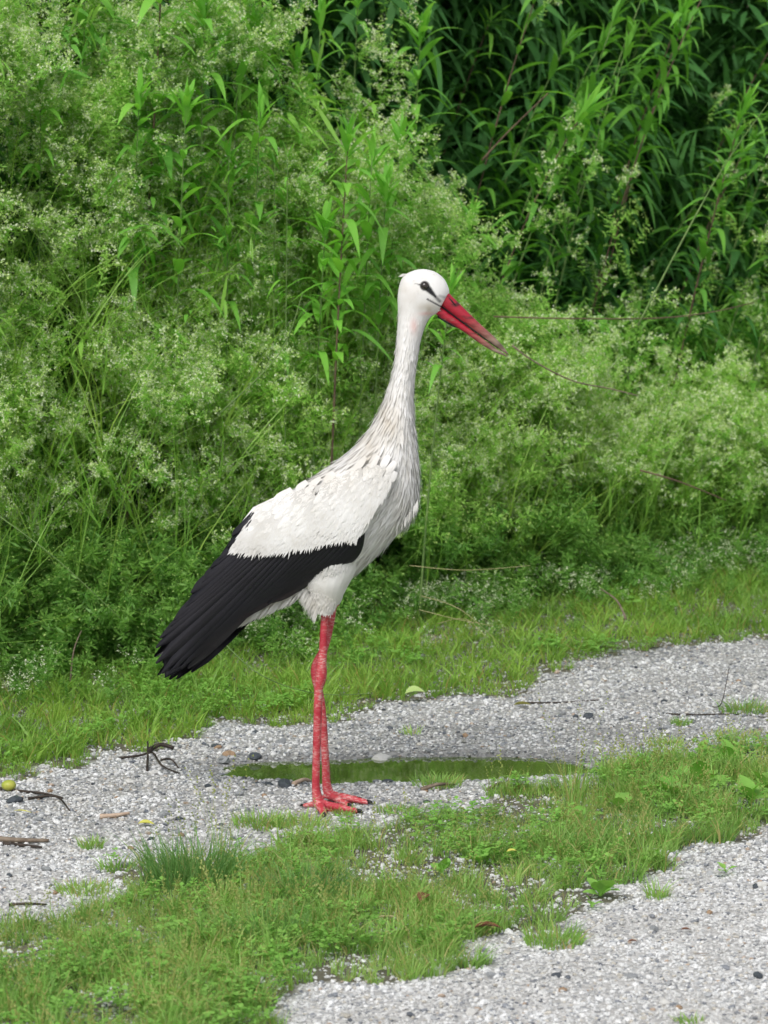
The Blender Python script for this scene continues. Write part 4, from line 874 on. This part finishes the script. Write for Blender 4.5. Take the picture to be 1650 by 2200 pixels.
# small contour feathers lying on the body, too many to count
def strips(pts, dirs, nrm, L, wd, lift, tin, name, mats, parent=None, extra=True):
    v = []; f = []; ti = []
    for p, d, nn, l, w_, lf, tt in zip(pts, dirs, nrm, L, wd, lift, tin):
        s = d.cross(nn).normalized() * w_ * .5; o = len(v)
        v += [p - s * .5 - nn * .0005, p + s * .5 - nn * .0005, p + d * l * .55 + s + nn * lf * .6, p + d * l * .55 - s + nn * lf * .6, p + d * l * .55 + nn * (lf * .6 + w_ * .02), p + d * l + nn * lf * .8]
        ti += [tt] * 6; f += [(o, o + 1, o + 4), (o + 1, o + 2, o + 4), (o + 3, o, o + 4), (o + 3, o + 4, o + 5), (o + 4, o + 2, o + 5)]
    m = mesh(name, v, f); attr(m, 'tint', ti)
    if extra:
        c = np.array([tuple(q) for q in v]); b_, s2, p_ = marks(c); attr(m, 'black', b_); attr(m, 'stain', s2); attr(m, 'pink', p_)
    o = slink(name, m, mats, parent); o['kind'] = 'stuff'; return o
nr = len(rings); nq = len(rings[0]); pts = []; dirs = []; nrm = []; LL = []; WW = []; LF = []; TI = []
r = random.Random(3)
area = []; WP = [(503,1180),(590,1184),(690,1166),(768,1152),(771,1163),(757,1196),(735,1219),(700,1226),(655,1247),(560,1305),(440,1372),(350,1445)]
for i in range(1, nr - 2):
    for j in range(nq): area.append(((rings[i + 1][j] - rings[i][j]).length * (rings[i][(j + 1) % nq] - rings[i][j]).length, i, j))
wts = [a[0] for a in area]; ch = r.choices(area, wts, k=15000)
for _, i, j in ch:
    a, b = r.random(), r.random(); p00, p01, p10 = rings[i][j], rings[i][(j + 1) % nq], rings[i + 1][j]
    p = p00 + (p01 - p00) * a + (p10 - p00) * b; cen = sum(rings[i], Vector()) / nq
    d = (rings[max(i - 2, 0)][j] - rings[i][j]).normalized()
    nn = (p01 - p00).cross(p10 - p00).normalized()
    if nn.dot(p - cen) < 0: nn = -nn
    if p.y > .03: continue
    pxx, pyy = topx(np.array([tuple(p)]))
    if p.y < 0 and inside(pxx, pyy, WP)[0]: continue
    st_ = S_[i]; px, py = st_[0], st_[1]
    kf = i / nr                                                                # 0 tail .. 1 head
    if kf > .93: continue
    bl_, _, _ = marks(np.array([tuple(p)])); 
    if bl_[0] > .15: continue
    l = (.030 if kf < .4 else .030 - .020 * min(1, (kf - .4) / .25) if kf < .65 else .009)
    if kf > .66: l = .0060
    if .28 < kf < .5 and j > nq * .3 and j < nq * .7: l *= 1.15
    if kf < .55: d = (d + Vector((-.15, 0, -.35))).normalized() ; d = (d - nn * d.dot(nn)).normalized()
    pts.append(p); dirs.append((d + Vector((r.gauss(0, .10), r.gauss(0, .10), r.gauss(0, .10)))).normalized()); nrm.append(nn); LL.append(l * r.uniform(.7, 1.25)); WW.append((.0042 if kf < .6 else .0021) * r.uniform(.7, 1.2)); LF.append((.0005 if kf < .5 else .0002) * r.uniform(.2, 1.3)); TI.append(r.uniform(0, 1) ** 2)
strips(pts, dirs, nrm, LL, WW, LF, TI, 'body_plumage', [M_white])
# thigh fringe, undertail fringe, chest fringe
pts = []; dirs = []; nrm = []; LL = []; WW = []; LF = []; TI = []
def fr(px, py, Y_, dx, dz, l, w_=.003, dy=0.):
    pts.append(P(px, py, Y_)); dirs.append(Vector((dx, dy, dz)).normalized()); nrm.append(Vector((0, -1, 0))); LL.append(l); WW.append(w_); LF.append(.0005); TI.append(r.random() ** 2 * .8)
for i in range(1800):
    t = r.random(); y0 = 1200 + 105 * t; ce = 708 - 8 * t; hw = (52 - 36 * t); u = r.uniform(-1, 1); fr(ce + hw * u, y0, NY - (.046 - .026 * t) * math.sqrt(max(0, 1 - u * u * .9)) - .001, -.25 + .3 * u - .2 * t, -1, r.uniform(.012, .024), .003)
for i in range(420):
    t = r.random(); fr(648 + 36 * t, 1248 + 62 * t, NY + r.uniform(-.02, .02), -.75 + .5 * t, -1, r.uniform(.014, .032), .0020)
for i in range(160):
    t = r.random(); fr(735 - 25 * t, 1240 + 62 * t, NY + r.uniform(-.02, .08), -.15, -1, r.uniform(.008, .014), .0022)
for i in range(420):
    t = r.random(); fr(650 - 190 * t, 1272 + 82 * t, r.uniform(-.05, .03) * (1 - .5 * t), -.75, -1, r.uniform(.014, .034), .003)
for i in range(110):
    t = r.random(); fr(898 - 46 * t ** 1.2, 1072 + 62 * t, r.uniform(-.05, .05), -.15 + .12 * (1 - t), -1, r.uniform(.016, .032) * (1 - .4 * t), .0028)
for i in range(14): fr(870 + r.uniform(-3, 3), 590 + r.uniform(-2, 3), r.uniform(-.008, .008), -1, -.25, r.uniform(.006, .013), .0015)
strips(pts, dirs, nrm, LL, WW, LF, TI, 'loose_plumage', [M_white])

# ---- wings
AX = np.array([835., 1020.]); AD = np.array([-485., 420.]); AD /= np.linalg.norm(AD); AQ = np.array([AD[1] * -1, AD[0]])   # along, across (towards the back)
def cq(px, py): d = np.array([px, py]) - AX; return d @ AD, d @ AQ
def wdepth(px, py):
    c, q = cq(px, py)
    top = np.interp(c, [-20, 10, 90, 174, 304, 416, 554, 660], [60, 80, 100, 125, 150, 125, 80, 50]); bo = np.interp(c, [-20, 100, 207, 284, 395, 528, 660], [-95, -125, -110, -80, -58, -30, -50])
    wd = np.interp(c, [-30, 0, 60, 160, 250, 350, 450, 560, 660], [.070, .082, .094, .099, .096, .084, .064, .046, .034])
    u = (q - (top + bo) / 2) / ((top - bo) / 2); return wd * math.sqrt(max(.03, 1 - .86 * min(1.05, abs(u)) ** 2.2))
assert AQ[1] < 0 or True
def wp(px, py, lay, sgn=-1, dx=0, dy=0): return P(px + dx, py + dy, 0) * 1. if False else (lambda Yv: P(px + dx, py + dy, sgn * Yv))(wdepth(px, py) + lay)
def feather(base, tip, wpx, lay, bow=0., sgn=-1, shape='flight', dx=0, dy=0, nseg=8, camb=.0008):
    b = np.array(base, float); t = np.array(tip, float); d = t - b; L = np.linalg.norm(d); d /= L; nn = np.array([-d[1], d[0]]); v = []; f = []; ti = []
    for i in range(nseg + 1):
        s = i / nseg; c = b + d * L * s + nn * bow * math.sin(math.pi * s)
        if shape == 'flight': hw = wpx * .5 * (.55 + .45 * math.sin(math.pi * min(1, s * .9))) * (1 - max(0, (s - .86) / .14) ** 2 * .80)
        else: hw = wpx * .5 * (.6 + .4 * math.sin(math.pi * s * .8)) * math.sqrt(max(.02, 1 - max(0, (s - .6) / .4) ** 2))
        for u in (-1, -.5, 0, .5, 1):
            p = c + nn * hw * u * 1.0 + d * (-abs(u) * hw * .5 if s > .85 else 0)
            w3 = P(p[0] + dx, p[1] + dy, sgn * (wdepth(p[0], p[1]) + lay + camb * (1 - abs(u) * 1.6) + .0035 * (s - .5) * (0 if shape == 'flight' else .6)))
            v.append(w3); ti.append((.15 + .45 * abs(u) + (1.0 if u == 0 else 0)) if shape == 'flight' else .15 + .3 * abs(u))
    for i in range(nseg):
        for j in range(4): a = i * 5 + j; f.append((a, a + 1, a + 6, a + 5))
    return v, f, ti
def shell(up, dn, name, mat, root, sgn, lay, dx=0, dy=0, nu=40, nv=10):
    up = spl(up, 8); dn = spl(dn, 8); v = []; f = []
    for i in range(nu + 1):
        a = up[min(int(round(i / nu * (len(up) - 1))), len(up) - 1)]; b = dn[min(int(round(i / nu * (len(dn) - 1))), len(dn) - 1)]
        for j in range(nv + 1):
            p = a + (b - a) * j / nv; v.append(P(p[0] + dx, p[1] + dy, sgn * (wdepth(p[0], p[1]) + lay)))
    for i in range(nu):
        for j in range(nv): a = i * (nv + 1) + j; f.append((a, a + 1, a + nv + 2, a + nv + 1))
    m = mesh(name, v, f); attr(m, 'tint', [.3] * len(v)); o = slink(name, m, [mat], root); sd = o.modifiers.new('thickness', 'SOLIDIFY'); sd.thickness = .006; sd.offset = 0; return o
EDGE = [(503,1176),(540,1180),(590,1180),(640,1172),(690,1162),(740,1150),(768,1150)]
RIDGE = [(545,1092),(592,1070),(640,1052),(700,1032),(755,1012),(800,997),(833,1012),(842,1045)]
LOW = [(352,1445),(400,1418),(440,1372),(500,1338),(560,1305),(620,1275),(655,1247),(700,1226),(735,1219),(757,1196),(771,1163)]
def lerp_poly(pl_, t):
    K = spl(pl_, 8); x_ = t * (len(K) - 1); i = min(int(x_), len(K) - 2); return K[i] + (K[i + 1] - K[i]) * (x_ - i)
def wing(sgn, dx, dy, full):
    wr = empty('wing', (0, 0, 0)); wr.parent = stork
    shell([(352,1402),(382,1338),(428,1270),(462,1214),(497,1160),(525,1122),(600,1130),(680,1130),(740,1130),(768,1150)], LOW, 'wing_web', M_black, wr, sgn, -.006, dx, dy)
    shell(RIDGE, [(515,1130),(520,1150),(560,1160),(640,1155),(700,1146),(750,1135),(790,1120),(825,1085)], 'wing_shoulder', M_white, wr, sgn, -.003, dx, dy)
    # primaries, secondaries, tertials
    B_ = [(772,1152),(766,1162),(757,1172),(745,1168),(728,1166),(708,1170),(690,1172),(668,1176),(648,1180),(628,1182),(608,1184),(590,1184),(572,1184),(555,1182),(540,1180),(525,1176),(514,1168),(528,1138),(537,1110)]
    T_ = [(738,1214),(700,1224),(655,1245),(612,1276),(560,1304),(505,1334),(448,1370),(428,1388),(408,1434),(382,1440),(353,1453),(342,1418),(343,1392),(360,1355),(385,1316),(412,1274),(450,1228),(476,1194),(500,1150)]
    NF = 30; Bs = spl(B_, 10); Ts = spl(T_, 10)
    for i in range(NF):
        x_ = i / (NF - 1) * (len(Bs) - 1); i0 = min(int(x_), len(Bs) - 2); bb = Bs[i0] + (Bs[i0 + 1] - Bs[i0]) * (x_ - i0); tt = Ts[i0] + (Ts[i0 + 1] - Ts[i0]) * (x_ - i0)
        jj = 13 if 14 < i < 24 else 5; tt = tt + np.array([r.uniform(-jj, jj * .6), r.uniform(-jj, jj * .4)]); dd = bb - tt; bb = bb + dd / np.linalg.norm(dd) * 12
        v, f, ti = feather(bb, tt, 30 if 4 < i < 26 else (25 if i < 5 else 17), .0030 + .00026 * i, bow=(-9 if i < 12 else -3) , sgn=sgn, dx=dx, dy=dy, nseg=10, camb=.0036)
        ra_ = r.uniform(-.2, .7); m = mesh('flight_feather', v, f); attr(m, 'tint', [max(0, min(1.6, q + ra_)) for q in ti]); slink('flight_feather', m, [M_black], wr)
    if not full: return
    # white coverts: last rows one by one, upper rows joined
    vv, ff, tt_ = [], [], []
    for row in range(10):
        fr_ = row / 9.5                                                         # 0 = lowest row
        nn_ = 22 - row
        for k_ in range(nn_):
            t = (k_ + (.5 if row % 2 else 0) + r.uniform(-.2, .2)) / nn_; t = min(max(t, 0), 1)
            e = lerp_poly(EDGE, t); g_ = lerp_poly(RIDGE, min(1, t * .93 + .03)); tip = e + (g_ - e) * fr_ + np.array([r.uniform(-4, 4), r.uniform(-5, 5)])
            ang = R(118 + 28 * (1 - t)) + r.uniform(-.1, .1); L = r.uniform(38, 50) * (1 - .35 * fr_); bs = tip - np.array([math.cos(ang), math.sin(ang)]) * L
            v, f, ti = feather(bs, tip, r.uniform(15, 21) * (1 - .2 * fr_), .0115 - .0002 * row + .0007 * (k_ % 2) + .0008 * r.random(), sgn=sgn, shape='covert', nseg=6, camb=.0006)
            if row < 3:
                m = mesh('covert_feather', v, f); a_ = r.uniform(-.1, .3); attr(m, 'tint', [min(1, max(0, q + a_)) for q in ti]); c_ = np.array([tuple(q) for q in v]); attr(m, 'stain', marks(c_)[1] * .5); slink('covert_feather', m, [M_white], wr)
            else:
                o_ = len(vv); vv += v; ff += [tuple(q + o_ for q in g__) for g__ in f]; a_ = r.uniform(-.1, .5); tt_ += [min(1, max(0, q + a_)) for q in ti]
    m = mesh('shoulder_plumage', vv, ff); attr(m, 'tint', tt_); c_ = np.array([tuple(q) for q in vv]); attr(m, 'stain', marks(c_)[1]); o = slink('shoulder_plumage', m, [M_white], wr); o['kind'] = 'stuff'
    # scruffy tips along the white edge
    pts.clear(); dirs.clear(); nrm.clear(); LL.clear(); WW.clear(); LF.clear(); TI.clear()
    for i in range(260):
        t = r.random(); e = lerp_poly(EDGE, t); q_ = P(e[0] + r.uniform(-3, 3), e[1] - r.uniform(0, 14), sgn * (wdepth(e[0], e[1]) + .0135)); pts.append(q_); dirs.append(Vector((-.75 + .6 * t + r.gauss(0, .24), 0, -1)).normalized()); nrm.append(Vector((0, sgn, 0))); LL.append(r.uniform(.008, .027)); WW.append(.0026); LF.append(.0008); TI.append(r.random() * .4)
    for i in range(3200):
        t = r.random(); u = r.random(); e = lerp_poly(EDGE, t); g_ = lerp_poly(RIDGE, min(1, t * .93 + .03)); c_ = e + (g_ - e) * u; q_ = P(c_[0], c_[1], sgn * (wdepth(c_[0], c_[1]) + .0132 - .001 * u)); pts.append(q_); dirs.append(Vector((-.9 + .6 * t + r.gauss(0, .10), 0, -1)).normalized()); nrm.append(Vector((0, sgn, .15)).normalized()); LL.append(r.uniform(.012, .024)); WW.append(.0042); LF.append(.0006 * r.random()); TI.append(r.random() ** 2)
    strips(pts, dirs, nrm, LL, WW, LF, TI, 'covert_down', [M_white], wr)
wing(-1, 0, 0, True)
wing(1, 2, 12, False)
print('objects', len(bpy.data.objects))
